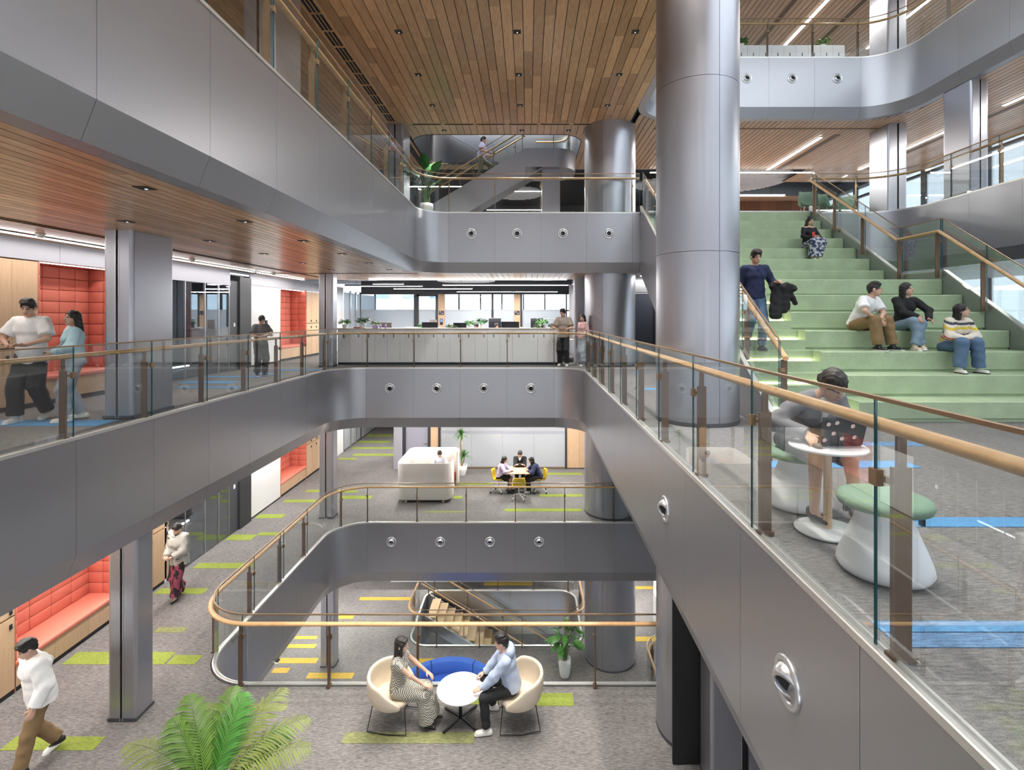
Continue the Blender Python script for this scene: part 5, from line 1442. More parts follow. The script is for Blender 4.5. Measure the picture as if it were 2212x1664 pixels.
# tall plant on the upper gallery
def big_plant(name, label, loc, pot_r, pot_h, stems, leaf, m_leaf, rz=0.0, grp=None):
    t = thing(name, label, 'plant', loc, rz)
    MB().lathe([(pot_r * .7, 0), (pot_r * .88, pot_h * .25), (pot_r, pot_h * .7), (pot_r * .95, pot_h), (pot_r * .86, pot_h), (pot_r * .84, pot_h * .9)], n=28).build('pot', POT, t)
    MB().lathe([(.01, pot_h * .88), (pot_r * .84, pot_h * .88)], n=20, cap=False).build('soil', SOIL, t)
    for (az, out, h, ls, roll, pitch) in stems:
        d = Vector((math.cos(az), math.sin(az), 0))
        top = d * out + Vector((0, 0, h))
        MB().tube([tuple(d * pot_r * .25 + Vector((0, 0, pot_h * .85))), tuple(d * out * .35 + Vector((0, 0, pot_h + (h - pot_h) * .55))), tuple(top)], [.013, .01, .006], 6).build('stem', STEM, t)
        o = add_obj('leaf', leaf, t, top, (pitch, roll, az - PI / 2)); o.scale = (ls, ls, ls)
    return t
r_ = random.Random(11)
L1_ = leaf_mesh('leaf', .56, .30, LEAFD, .22, .12)
big_plant('tall_plant', 'tall broad-leaved plant in a white pot at the upper gallery corner', (-3.2, 16.25, F4), .21, .42,
    [(.2, .40, 1.50, .95, .2, .75), (1.4, .12, 1.40, 1.0, .2, 1.15), (2.6, .30, 1.30, .9, -.3, .8), (3.4, .45, 1.25, .95, .2, .5), (4.3, .15, 1.45, .95, -.4, .95), (5.2, .25, 1.15, .85, .3, .6), (.9, .30, 1.1, .8, .1, .4), (2.0, .3, .95, .75, .2, .5), (5.8, .35, 1.0, .8, .2, .3), (3.9, .3, 1.0, .8, -.2, .3),
     (4.8, .10, 1.5, .9, .1, 1.2), (5.5, .3, 1.35, .9, -.3, .9), (3.0, .2, 1.45, .9, .3, 1.0), (.0, .25, .9, .7, .3, .2)], L1_, LEAFD)
L2_ = leaf_mesh('leaf', .30, .13, LEAFM, .45, .2)
stm = [(r_.uniform(0, 2 * PI), r_.uniform(.1, .34), r_.uniform(.95, 1.5), r_.uniform(.9, 1.35), r_.uniform(-.5, .5), r_.uniform(-.7, .5)) for k in range(34)]
big_plant('peace_lily', 'glossy green plant in a slim white pot on the yellow-striped floor', (1.10, 15.55, F1), .19, .54, stm, L2_, LEAFM)
# dracaena with two tufts
t = thing('dracaena', 'two-tufted dracaena on a bare trunk in a white pot behind the pod', 'plant', (-2.62, 20.2, F2))
MB().lathe([(.16, 0), (.22, .2), (.24, .38), (.21, .38), (.2, .34)], n=24).build('pot', POT, t)
MB().tube([(0, 0, .3), (.02, 0, .7), (-.03, 0, 1.2), (.0, 0, 1.55)], [.03, .028, .025, .02], 8).build('trunk', BARK, t)
MB().tube([(.02, 0, .3), (.1, .02, .55), (.12, 0, .75)], [.025, .022, .018], 8).build('trunk', BARK, t)
BL = {}
for (c, n, R) in (((0, 0, 1.55), 60, .42), ((.1, 0, .72), 60, .42)):
    b = MB()
    for k in range(n):
        a = r_.uniform(0, 2 * PI); e = r_.uniform(-.3, 1.35); l = R * r_.uniform(.75, 1.1)
        d = Vector((math.cos(a) * math.cos(e), math.sin(a) * math.cos(e), math.sin(e))); s_ = d.cross(Vector((0, 0, 1))).normalized() * .016
        p0 = Vector(c); p1 = p0 + d * l * .55; p2 = p0 + d * l - Vector((0, 0, l * .35))
        b.add([p0 - s_ * .6, p0 + s_ * .6, p1 + s_, p1 - s_, p2], [(0, 1, 2, 3), (3, 2, 4)], 0, True)
    o = b.build('leaf_tuft', LEAFM, t); o['kind'] = 'stuff'
# areca palm in the foreground
def frond(parent, base, az, L_, rise, bend, m, leaf_l=.34, n=40, twist=0.0):
    d = Vector((math.cos(az), math.sin(az), 0)); side = Vector((-d.y, d.x, 0))
    pts = []
    for i in range(13):
        s_ = i / 12
        th = rise - bend * s_ ** 1.3
        if i == 0: p = Vector(base)
        else: p = pts[-1] + (d * math.cos(th) + Vector((0, 0, math.sin(th)))) * (L_ / 12)
        pts.append(p)
    b = MB(); b.tube([tuple(p) for p in pts], [.010 - .0006 * i for i in range(13)], 5)
    for k in range(n):
        s_ = .22 + .78 * (k / (n - 1)); f = s_ * 12; i = min(11, int(f)); p = pts[i].lerp(pts[i + 1], f - i)
        tg = (pts[i + 1] - pts[i]).normalized(); upv = side.cross(tg)
        l = leaf_l * math.sin(PI * (.18 + .78 * (k / (n - 1)))) ** .7
        for sg in (-1, 1):
            dl = (side * sg * .80 + tg * .62 + upv * (.18 + .1 * math.sin(k * 1.7))).normalized()
            q = tg.cross(dl).normalized(); wv = dl.cross(q).normalized() * .0135
            e1 = p + dl * l * .5; e2 = p + dl * l - Vector((0, 0, .12 * l + .02))
            b.add([p - wv * .5, p + wv * .5, e1 + wv, e1 - wv, e2, e1 - q * .004], [(0, 1, 5), (1, 2, 5), (0, 5, 3), (2, 4, 5), (3, 5, 4)], 0, True)
    return b.build('frond', m, parent)
t = thing('areca_palm', 'large areca palm rising into the bottom of the picture', 'plant', (-3.85, 6.2, F2))
MB().lathe([(.2, 0), (.26, .2), (.28, .42), (.25, .42), (.24, .38)], n=28).build('pot', POT, t)
MB().lathe([(.01, .37), (.24, .37)], n=20, cap=False).build('soil', SOIL, t)
for (az, L_, rise, bend, m) in ((2.4, 1.35, 1.42, .75, LEAFB), (1.75, 1.3, 1.30, .7, LEAFB), (.5, 1.5, 1.20, 1.15, LEAFY), (1.0, 1.45, 1.30, .95, LEAFY), (.15, 1.5, 1.08, 1.1, LEAFY), (3.0, 1.45, 1.15, 1.1, LEAFY), (3.5, 1.35, 1.0, 1.0, LEAFY),
        (4.6, 1.2, 1.1, .9, LEAFB), (5.6, 1.3, 1.0, 1.0, LEAFM), (2.0, 1.1, 1.05, 1.0, LEAFM), (.75, 1.15, .95, .9, LEAFM), (-.2, 1.25, .85, .9, LEAFY), (1.35, 1.2, 1.45, .5, LEAFM), (2.75, 1.15, 1.4, .6, LEAFB)):
    b0 = (.05 * math.cos(az), .05 * math.sin(az), .38)
    frond(t, b0, az, L_ * .86, rise * .88, bend, m, .36, 28)
# ================================================================ PEOPLE (implicit surfaces turned into meshes)
def V(*a): return np.array(a, dtype=np.float64)
def unit(v): return v / max(1e-9, np.linalg.norm(v))
def rotx(a): c, s = math.cos(a), math.sin(a); return np.array([[1, 0, 0], [0, c, -s], [0, s, c]])
def roty(a): c, s = math.cos(a), math.sin(a); return np.array([[c, 0, s], [0, 1, 0], [-s, 0, c]])
def rotz(a): c, s = math.cos(a), math.sin(a); return np.array([[c, -s, 0], [s, c, 0], [0, 0, 1]])

def cap(a, b, ra, rb=None, flat=None, fs=1.0, cut=0):
    """round cone a->b; flat: direction squashed by fs; cut: 1 end flat at b, 2 both ends flat"""
    return ('c', np.asarray(a, float), np.asarray(b, float), ra, ra if rb is None else rb, None if flat is None else unit(np.asarray(flat, float)), fs, cut)
def ell(c, r, R=None, sub=False):
    return ('s' if sub else 'e', np.asarray(c, float), np.asarray(r, float), R)

def field(prims, h, k):
    lo = np.full(3, 1e9); hi = -lo
    bbs = []
    for p in prims:
        if p[0] == 'c':
            r = max(p[3], p[4]) ; l = np.minimum(p[1], p[2]) - r; u = np.maximum(p[1], p[2]) + r
        else:
            r = max(p[2]); l = p[1] - r; u = p[1] + r
        bbs.append((l, u))
        if p[0] != 's': lo = np.minimum(lo, l); hi = np.maximum(hi, u)
    lo = lo - 3 * h; hi = hi + 3 * h
    n = np.ceil((hi - lo) / h).astype(int) + 1
    d = np.full(n, .5, np.float32)
    ax = [lo[i] + h * np.arange(n[i]) for i in range(3)]
    mg = max(3 * h, k + h)
    for p, (l, u) in zip(prims, bbs):
        i0 = np.maximum(0, ((l - mg - lo) / h).astype(int)); i1 = np.minimum(n, ((u + mg - lo) / h).astype(int) + 2)
        if np.any(i1 <= i0): continue
        X = ax[0][i0[0]:i1[0], None, None]; Y = ax[1][None, i0[1]:i1[1], None]; Z = ax[2][None, None, i0[2]:i1[2]]
        if p[0] == 'c':
            a, b, ra, rb, fl, fs, cut = p[1:]
            ab = b - a; L2 = max(1e-9, ab @ ab)
            t = ((X - a[0]) * ab[0] + (Y - a[1]) * ab[1] + (Z - a[2]) * ab[2]) / L2
            tc = np.clip(t, 0, 1)
            qx = X - a[0] - tc * ab[0]; qy = Y - a[1] - tc * ab[1]; qz = Z - a[2] - tc * ab[2]
            if fl is not None:
                f = (qx * fl[0] + qy * fl[1] + qz * fl[2]) * (fs - 1)
                qx = qx + f * fl[0]; qy = qy + f * fl[1]; qz = qz + f * fl[2]
            e = np.sqrt(qx * qx + qy * qy + qz * qz) - (ra + (rb - ra) * tc)
            if cut:
                L = math.sqrt(L2)
                e = np.maximum(e, (t - 1) * L)
                if cut == 2: e = np.maximum(e, -t * L)
        else:
            c, r, R = p[1:]
            qx = X - c[0]; qy = Y - c[1]; qz = Z - c[2]
            if R is not None:
                qx, qy, qz = (R[0, 0] * qx + R[1, 0] * qy + R[2, 0] * qz, R[0, 1] * qx + R[1, 1] * qy + R[2, 1] * qz, R[0, 2] * qx + R[1, 2] * qy + R[2, 2] * qz)
            e = (np.sqrt((qx / r[0]) ** 2 + (qy / r[1]) ** 2 + (qz / r[2]) ** 2) - 1) * min(r)
        s = (slice(i0[0], i1[0]), slice(i0[1], i1[1]), slice(i0[2], i1[2]))
        o = d[s]
        if p[0] == 's':
            d[s] = np.maximum(o, -e)
        else:
            w_ = np.clip(.5 + .5 * (o - e) / k, 0, 1)
            d[s] = o * (1 - w_) + e * w_ - k * w_ * (1 - w_)
    return d, lo

EDG = [(0, 1), (0, 2), (0, 4), (1, 3), (1, 5), (2, 3), (2, 6), (3, 7), (4, 5), (4, 6), (5, 7), (6, 7)]
COR = np.array([[(i >> 0) & 1, (i >> 1) & 1, (i >> 2) & 1] for i in range(8)])
def nets(d, lo, h):
    s = d < 0
    c = [s[COR[i, 0]:s.shape[0] - 1 + COR[i, 0], COR[i, 1]:s.shape[1] - 1 + COR[i, 1], COR[i, 2]:s.shape[2] - 1 + COR[i, 2]] for i in range(8)]
    tot = sum(x.astype(np.int8) for x in c)
    idx = np.argwhere((tot > 0) & (tot < 8))
    if len(idx) == 0: return np.zeros((0, 3)), np.zeros((0, 4), int)
    vals = np.stack([d[idx[:, 0] + COR[i, 0], idx[:, 1] + COR[i, 1], idx[:, 2] + COR[i, 2]] for i in range(8)], 1)
    acc = np.zeros((len(idx), 3)); cnt = np.zeros(len(idx))
    for a, b in EDG:
        va, vb = vals[:, a], vals[:, b]; m = (va < 0) != (vb < 0)
        t = np.where(m, va / np.where(m, va - vb, 1), 0)
        acc += np.where(m[:, None], COR[a] + (COR[b] - COR[a]) * t[:, None], 0); cnt += m
    vs = lo + h * (idx + acc / cnt[:, None])
    mp = np.full(tot.shape, -1, np.int64); mp[idx[:, 0], idx[:, 1], idx[:, 2]] = np.arange(len(idx))
    Q = []
    for axn in range(3):
        u, v = (axn + 1) % 3, (axn + 2) % 3
        sl0 = [slice(None)] * 3; sl1 = [slice(None)] * 3
        sl0[axn] = slice(0, -1); sl1[axn] = slice(1, None)
        for q in (sl0, sl1): q[u] = slice(1, -1); q[v] = slice(1, -1)
        A, B = s[tuple(sl0)], s[tuple(sl1)]
        e = np.argwhere(A != B)
        if len(e) == 0: continue
        fl = A[e[:, 0], e[:, 1], e[:, 2]]
        base = e.copy(); base[:, u] += 1; base[:, v] += 1
        def g(du, dv):
            w_ = base.copy(); w_[:, u] -= du; w_[:, v] -= dv
            return mp[w_[:, 0], w_[:, 1], w_[:, 2]]
        q = np.stack([g(1, 1), g(0, 1), g(0, 0), g(1, 0)], 1)
        q[~fl] = q[~fl][:, ::-1]
        Q.append(q)
    Q = np.concatenate(Q); Q = Q[(Q >= 0).all(1)]
    return vs, Q

def iso(prims, h, k=.02, wob=0.0, fq=38.0):
    d, lo = field(prims, h, k)
    if wob:                                            # soft folds of cloth, strands of hair
        x = (lo[0] + h * np.arange(d.shape[0]))[:, None, None]; y = (lo[1] + h * np.arange(d.shape[1]))[None, :, None]; z = (lo[2] + h * np.arange(d.shape[2]))[None, None, :]
        d = d + wob * (np.sin(fq * (.55 * x + .3 * y + z) + 2.2 * np.sin(fq * .33 * (x - .6 * z))) + .7 * np.sin(fq * 1.7 * (.8 * x - .5 * z + .6 * y) + 1.3)).astype(np.float32)
    return nets(d, lo, h)

def mesh_from(name, parts, mats, colour=None):
    """parts: list of (verts, quads); colour(verts_centres)->material index"""
    vs = []; fs = []; n = 0
    for v, q in parts:
        vs.append(v); fs.append(q + n); n += len(v)
    v = np.concatenate(vs).astype(np.float32); f = np.concatenate(fs)
    me = bpy.data.meshes.new(name)
    me.vertices.add(len(v)); me.vertices.foreach_set('co', v.ravel())
    me.loops.add(len(f) * 4); me.loops.foreach_set('vertex_index', f.ravel().astype(np.int32))
    me.polygons.add(len(f)); me.polygons.foreach_set('loop_start', np.arange(0, len(f) * 4, 4, dtype=np.int32))
    me.polygons.foreach_set('loop_total', np.full(len(f), 4, np.int32))
    me.polygons.foreach_set('use_smooth', np.ones(len(f), bool))
    for m in mats: me.materials.append(m)
    if colour is not None:
        me.polygons.foreach_set('material_index', colour(v[f].mean(1)).astype(np.int32))
    me.update(calc_edges=True); me.validate()
    return me

SKIN = mat('skin', (.60, .37, .27), .55, var=.05, scale=20)
LIP = mat('lips', (.45, .14, .12), .5)
HAIRM = mat('black_hair', (.014, .011, .010), .5, var=.5, scale=110, stretch=(1, 1, .12), bump=.4)
EYEM = mat('eye_dark', (.02, .015, .012), .4)
def cloth(name, c, rough=.85): return mat('cloth_' + name, c, rough, var=.1, scale=45, bump=.12)

def ik(a, t, l1, l2, pole):
    d = t - a; L = np.linalg.norm(d); u = unit(d); L = min(L, .998 * (l1 + l2)); L = max(L, abs(l1 - l2) + .02)
    x = (l1 * l1 - l2 * l2 + L * L) / (2 * L); hh = math.sqrt(max(0, l1 * l1 - x * x))
    p = pole - u * (pole @ u); p = unit(p)
    return a + u * x + p * hh, a + u * L

def hand_prims(w_, d, n, side, curl, spread=.06):
    """w_ wrist, d finger direction, n palm normal, side: direction of the thumb"""
    d = unit(d); side = unit(side - d * (side @ d)); n = unit(n - d * (n @ d) - side * (n @ side))
    R = np.stack([side, d, n], 1)
    P = [ell(w_ + d * .052, (.040, .052, .017), R), cap(w_ - d * .02, w_ + d * .03, .026, .03, n, 1.35)]
    for i, (o, l) in enumerate(((.030, .070), (.010, .080), (-.011, .074), (-.030, .058))):
        p = w_ + d * (.088 - .006 * abs(i - 1)) + side * o
        ang = 0; dd = unit(d + side * o * spread * 20 * .05)
        for j, f in enumerate((.45, .32, .25)):
            ang += curl * (.75 if j == 0 else 1.0)
            q = unit(dd * math.cos(ang) + n * math.sin(ang)); e = p + q * l * f
            P.append(cap(p, e, .0092 - .0009 * j, .0086 - .0009 * j)); p = e
    p = w_ + d * .028 + side * .034
    e = p + unit(d * .6 + side * .75 + n * .25) * .036; P.append(cap(p, e, .013, .0105))
    P.append(cap(e, e + unit(d * .85 + side * .25 + n * (.2 + curl * .5)) * .032, .0098, .008))
    return P

def person(label, loc, yaw, pose, look, s=1.0, q=1.0, fem=False, face=True):
    """builds a clothed figure: body, hair, garments and shoes are meshes of one person"""
    t = thing('person', label, 'person', loc, yaw)
    g = lambda k, d: np.asarray(pose.get(k, d), float)
    def tgt(k, d):                                     # hand / foot targets may be given in world metres
        if k + 'w' in pose:
            w_ = (np.asarray(pose[k + 'w'], float) - np.asarray(loc, float)) / s
            return rotz(-yaw) @ w_
        return g(k, d)
    pel = g('pel', (0, 0, .93)); lean = pose.get('lean', .03); tw = pose.get('tw', 0.0); sd = pose.get('side', 0.0)
    Rt = rotz(tw) @ roty(sd) @ rotx(-lean)
    up = Rt @ V(0, 0, 1); fw = Rt @ V(0, 1, 0); rt = Rt @ V(1, 0, 0)
    bend = pose.get('bend', 0.0)                       # extra curl of the upper back
    Ru = Rt @ rotx(-bend); up2 = Ru @ V(0, 0, 1); fw2 = Ru @ V(0, 1, 0); rt2 = Ru @ V(1, 0, 0)
    waist = pel + up * .16; chest = waist + up2 * .17; neck = waist + up2 * .355
    sw = .150 if fem else .168
    hw = .088 if fem else .082
    shz = .288
    S = {-1: waist + up2 * shz - rt2 * sw, 1: waist + up2 * shz + rt2 * sw}
    hipy = rotz(pose.get('hipyaw', 0.0))
    H = {-1: pel + hipy @ V(-hw, 0, -.03), 1: pel + hipy @ V(hw, 0, -.03)}
    hy, hp, hr = pose.get('hy', 0), pose.get('hp', 0), pose.get('hr', 0)
    Rh = rotz(tw) @ rotz(hy) @ roty(hr) @ rotx(-hp)
    nd_ = unit(up2 * .7 + Rh @ V(0, .25, .75))
    HC = neck + nd_ * .135
    hd = lambda x, y, z: HC + Rh @ V(x, y, z)
    arms = {}; legs = {}
    for sg, n_ in ((-1, 'L'), (1, 'R')):
        w_ = tgt(n_ + 'H', (sg * .24, .05, .86))
        pole = g(n_ + 'E', (sg * .25, -.9, -.3))
        e, w2 = ik(S[sg], w_, .275, .245, pole); arms[sg] = (S[sg], e, w2)
        a_ = tgt(n_ + 'F', (sg * .1, 0, .085)); k_, a2 = ik(H[sg], a_, .43, .415, g(n_ + 'K', (sg * .08, 1, .15)))
        legs[sg] = (H[sg], k_, a2)
    skinp = []
    b = .92 if fem else 1.0
    torso = [ell(pel + up * .0, (.155 * (1.02 if fem else 1), .108, .12), Rt), cap(pel + up * .05, waist + up2 * .05, .118 * b, .122 * b, fw, 1.28),
             ell(chest + up2 * .02, (.158 * b, .108, .17), Ru), cap(S[-1] + rt2 * .03, S[1] - rt2 * .03, .058 * b, .058 * b), cap(waist + up2 * .29, neck, .075 * b, .052, fw2, 1.1)]
    if fem: torso += [ell(chest + fw2 * .075 - rt2 * .055, (.055, .05, .055), Ru), ell(chest + fw2 * .075 + rt2 * .055, (.055, .05, .055), Ru)]
    armp = {sg: [cap(a, e, .046 * b, .038 * b), cap(e, w_, .038 * b, .026 * b)] for sg, (a, e, w_) in arms.items()}
    legp = {sg: [cap(a, k_, .082, .054), cap(k_, f_, .053, .034)] for sg, (a, k_, f_) in legs.items()}
    footd = {}
    for sg, n_ in ((-1, 'L'), (1, 'R')):
        fy = pose.get(n_ + 'Fy', sg * -.12); fp = pose.get(n_ + 'Fp', 0.0)
        footd[sg] = rotz(fy) @ rotx(fp) @ V(0, 1, 0)
    neckp = [cap(neck - up2 * .03, hd(0, -.02, -.06), .053 * b, .05 * b)]
    footp = [cap(legs[sg][2] + V(0, 0, -.04), legs[sg][2] + V(0, 0, -.05) + footd[sg] * .12, .026, .018) for sg in (-1, 1)]
    hb = .0115 * q if q <= 1.1 else .016
    body = [iso(torso + armp[-1] + armp[1] + legp[-1] + legp[1] + neckp + footp, hb if q > 1.1 else .013, .03)]
    headp = [ell(hd(0, -.012, .03), (.074, .092, .086), Rh), ell(hd(0, .018, -.032), (.061, .070, .084), Rh), ell(hd(0, .050, -.083), (.031, .030, .028), Rh), ell(hd(0, .02, -.06), (.056, .05, .045), Rh),
             cap(hd(0, .080, .012), hd(0, .098, -.026), .009, .0135), ell(hd(.076, -.008, -.012), (.011, .02, .03), Rh), ell(hd(-.076, -.008, -.012), (.011, .02, .03), Rh),
             ell(hd(0, .081, -.060), (.021, .010, .009), Rh), cap(hd(0, -.02, -.05), neck - up2 * .01, .05 * b, .05 * b)]
    headp += [ell(hd(.030, .096, .006), (.019, .014, .010), Rh, True), ell(hd(-.030, .096, .006), (.019, .014, .010), Rh, True)]
    hh = .0065 if q <= 1.1 else .011
    body.append(iso(headp, hh, .016))
    for sg, n_ in ((-1, 'L'), (1, 'R')):
        a, e, w_ = arms[sg]
        fd = unit(w_ - e)
        d = g(n_ + 'Hd', fd); nrm = g(n_ + 'Hn', (-sg * .9, .1, -.3)); sd_ = g(n_ + 'Ht', (-sg * .3, .9, .3))
        body.append(iso(hand_prims(w_, d, nrm, sd_, pose.get(n_ + 'Hc', .35)), .0055 if q <= 1.1 else .0085, .007))
    hc = look.get('skin', SKIN)
    def colour(c):
        loc_ = (c - HC) @ Rh
        x, y, z = np.abs(loc_[:, 0]), loc_[:, 1], loc_[:, 2]
        m = np.zeros(len(c), int)
        near = (y > .045) & (np.abs(z) < .12) & (x < .08)
        m[near & (x > .014) & (x < .046) & (np.abs(z - .006 + .08 * (x - .03) ** 2 * 10) < .0062)] = 2
        m[near & (x > .012) & (x < .050) & (np.abs(z - .030) < .0055)] = 3
        m[near & (x < .022) & (np.abs(z + .061) < .0085) & (y > .075)] = 1
        return m
    def put(name, parts, mats, col=None):
        me = mesh_from(name, [(v * s, f) for v, f in parts if len(f)], mats, col)
        return add_obj(name, me, t)
    put('body', body, [hc, LIP, EYEM, HAIRM], lambda c: colour(c / s))
    # ---- hair
    hm = look.get('hairm', HAIRM); st_ = look.get('hair', 'short')
    hp_ = [ell(hd(0, -.017, .036), (.084, .101, .094), Rh)]
    if st_ == 'short':
        hp_ += [ell(hd(0, .052, .085), (.062, .045, .035), Rh), ell(hd(0, -.07, -.02), (.065, .035, .05), Rh), ell(hd(.03, .0, .11), (.04, .06, .03), Rh), ell(hd(-.03, .0, .11), (.045, .06, .028), Rh)]
    dn = unit(V(0, 0, -1) * .8 + Rh @ V(0, 0, -1) * .4)
    if st_ == 'long':
        ln = look.get('hlen', .34)
        p0 = hd(0, -.065, .02)
        hp_ += [cap(p0, p0 + dn * ln * .5 + fw * -.03, .082, .085, Rh @ V(0, 1, 0), 1.7), cap(p0 + dn * ln * .5 - fw * .03, p0 + dn * ln - fw * .03, .085, .055, Rh @ V(0, 1, 0), 1.9)]
        for sg in (-1, 1):
            a_ = hd(sg * .064, -.012, .03); hp_.append(cap(a_, a_ + dn * (.17 if ln < .4 else .25) - fw * .03, .036, .032))
    if st_ == 'tied':
        hp_ += [ell(hd(0, -.11, -.02), (.045, .035, .045), Rh), ell(hd(0, -.06, -.03), (.066, .04, .05), Rh)]
    if st_ == 'pony':
        p0 = hd(0, -.105, .02); hp_ += [ell(hd(0, -.06, -.01), (.066, .04, .05), Rh), cap(p0, p0 + dn * .2 - fw * .04, .028, .016)]
    if st_ == 'bob':
        p0 = hd(0, -.05, .0); hp_ += [cap(p0, p0 + dn * .15, .085, .088, Rh @ V(0, 1, 0), 1.35)] + [cap(hd(sg * .07, .015, .03), hd(sg * .074, .02, .03) + dn * .15, .024, .024) for sg in (-1, 1)]
        hp_ += [ell(hd(0, .06, .075), (.06, .03, .03), Rh)]
    low = -.028 if st_ == 'short' else -.03
    hp_ += [ell(hd(0, .10, -.03), (.064, .075, .085 if look.get('fringe') else .092), Rh, True)]
    put('hair', [iso(hp_, hh * 1.1, .018, .0022, 120.0)], [hm])
    # ---- garments
    up_t = look.get('top')
    if up_t:
        m, sl, loose = up_t[:3]
        o_ = .012 + loose
        P = [ell(chest + up2 * .02, (.158 * b + o_, .108 + o_, .175), Ru), cap(S[-1] + rt2 * .03, S[1] - rt2 * .03, .052 * b + o_ * .7), cap(pel + up * .02, waist + up2 * .06, .125 * b + o_ * 1.2, .125 * b + o_, fw, 1.22, 0),
             ell(waist + up2 * .30, (.1, .075, .06), Ru)]
        hem = look.get('hem', -.04)
        P.append(cap(waist, pel + up * hem, .135 * b + o_, .152 + o_, fw, 1.3, 1))
        if fem: P += [ell(chest + fw2 * .075 - rt2 * .055, (.055 + o_, .05 + o_, .055 + o_), Ru), ell(chest + fw2 * .075 + rt2 * .055, (.055 + o_, .05 + o_, .055 + o_), Ru)]
        for sg in (-1, 1):
            a, e, w_ = arms[sg]
            if sl == 'short':
                P.append(cap(a, a + (e - a) * .78, .048 * b + o_ * .8, .05 * b + o_ * 1.15, cut=1))
            elif sl == 'long':
                P += [cap(a, e, .047 * b + o_ * .85, .042 * b + o_), cap(e, e + (w_ - e) * .97, .042 * b + o_, .032 + o_ * .7, cut=1)]
            elif sl == 'puff':
                P.append(cap(a, a + (e - a) * .4, .062, .058, cut=1))
        P.append(ell(neck + up2 * .03 + fw2 * .012, (.056, .06, .055), Ru, True))
        if look.get('bare'): P.append(cap(S[-1] + up2 * .055, S[1] + up2 * .055, .06) if False else ell(neck + up2 * .005, (.26, .2, .055), Ru, True))
        col = look.get('topcol'); ms = [m] + look.get('topm', [])
        put(look.get('topname', 'shirt'), [iso(P, .0105 if q <= 1.1 else .016, .022, .0032)], ms, (lambda c: col((c / s - waist) @ Ru)) if col else None)
    if look.get('inner'):
        P = [ell(chest + up2 * .03 + fw2 * .035, (.07, .1, .17), Ru), cap(neck - up2 * .07 + fw2 * .05, neck + up2 * .0 + fw2 * .03, .05, .048, fw2, 1.1)]
        put('inner_shirt', [iso(P, .011, .02)], [look['inner']])
    if look.get('hood'):
        P = [cap(neck - fw2 * .075 - rt2 * .085 + up2 * .0, neck - fw2 * .075 + rt2 * .085, .055), cap(neck - fw2 * .07 - rt2 * .085, neck + fw2 * .06 - rt2 * .035 - up2 * .06, .04, .03), cap(neck - fw2 * .07 + rt2 * .085, neck + fw2 * .06 + rt2 * .035 - up2 * .06, .04, .03), ell(neck - fw2 * .1 - up2 * .02, (.12, .06, .08), Ru)]
        put('hood', [iso(P, .0105, .03)], [look['hood']])
    lo_ = look.get('bottom')
    if lo_:
        m, kind, loose = lo_[:3]
        ms = [m] + look.get('botm', []); col = look.get('botcol')
        if kind in ('trousers', 'jeans'):
            P = [ell(pel - up * .0, (.158 + .006, .113 + loose * .5, .115), Rt), cap(pel, pel + up * .09, .128, .122, fw, 1.2, 1)]
            for sg in (-1, 1):
                a, k_, f_ = legs[sg]
                P += [cap(a, k_, .088 + loose * .6, .062 + loose), cap(k_, k_ + (f_ - k_) * .97, .062 + loose, .046 + loose * 1.25, cut=1)]
        elif kind == 'skirt':
            P = [ell(pel, (.165, .12, .12), Rt), cap(pel, pel + up * .09, .128, .12, fw, 1.2, 1)]
            for sg in (-1, 1):
                a, k_, f_ = legs[sg]; P.append(cap(a, a + (k_ - a) * .93, .098, .08, cut=1))
            a0, k0, _ = legs[-1]; a1, k1, _ = legs[1]
            P.append(cap((a0 + a1) / 2, (a0 + a1) / 2 + ((k0 + k1) / 2 - (a0 + a1) / 2) * .92, .095, .07, cut=1))
        else:                                           # long skirt
            P = [ell(pel, (.165, .125, .12), Rt), cap(pel, pel + up * .1, .13, .118, fw, 1.2, 1)]
            for sg in (-1, 1):
                a, k_, f_ = legs[sg]
                e_ = k_ + (f_ - k_) * (.9 if kind == 'long_skirt' else .98)
                P += [cap(a, k_, .10, .085 + loose), cap(k_, e_, .085 + loose, .095 + loose * 1.6, cut=1)]
            a0, k0, f0 = legs[-1]; a1, k1, f1 = legs[1]
            ka, fa_ = (k0 + k1) / 2, (f0 + f1) / 2
            P += [cap((a0 + a1) / 2, ka, .11, .10 + loose), cap(ka, ka + (fa_ - ka) * .92, .10 + loose, .12 + loose * 1.6, cut=1)]
        put({'trousers': 'trousers', 'jeans': 'jeans', 'skirt': 'skirt'}.get(kind, 'long_skirt'), [iso(P, .0115 if q <= 1.1 else .017, .02, .0035, 33.0)], ms, (lambda c: col(c / s)) if col else None)
    sh = look.get('shoe')
    if sh:
        for sg in (-1, 1):
            f_ = legs[sg][2]; d = footd[sg]
            base = f_ + V(0, 0, -.055)
            if look.get('pump'):
                P = [cap(base - d * .03 + V(0, 0, .005), base + d * .12, .036, .028, V(0, 0, 1), 1.25), cap(base - d * .04 + V(0, 0, .03), base - d * .02, .034, .034)]
            else:
                P = [cap(base - d * .045, base + d * .13 - V(0, 0, .004), .044, .040, V(0, 0, 1), 1.1), cap(f_ + V(0, 0, .02), base + d * .02, .043, .044), cap(base - d * .05 - V(0, 0, .022), base + d * .14 - V(0, 0, .022), .044, .042, V(0, 0, 1), 2.4)]
            sm = [sh] + ([look['sole']] if look.get('sole') else [])
            bz = base[2] - .012
            put('shoe', [iso(P, .0085 if q <= 1.1 else .013, .012)], sm, (lambda c, bz=bz, s_=s: (c[:, 2] / s_ < bz).astype(int)) if look.get('sole') else None)
    return t, (lambda x, y, z: tuple(float(q_) for q_ in hd(x, y, z) * s)), Rh, arms
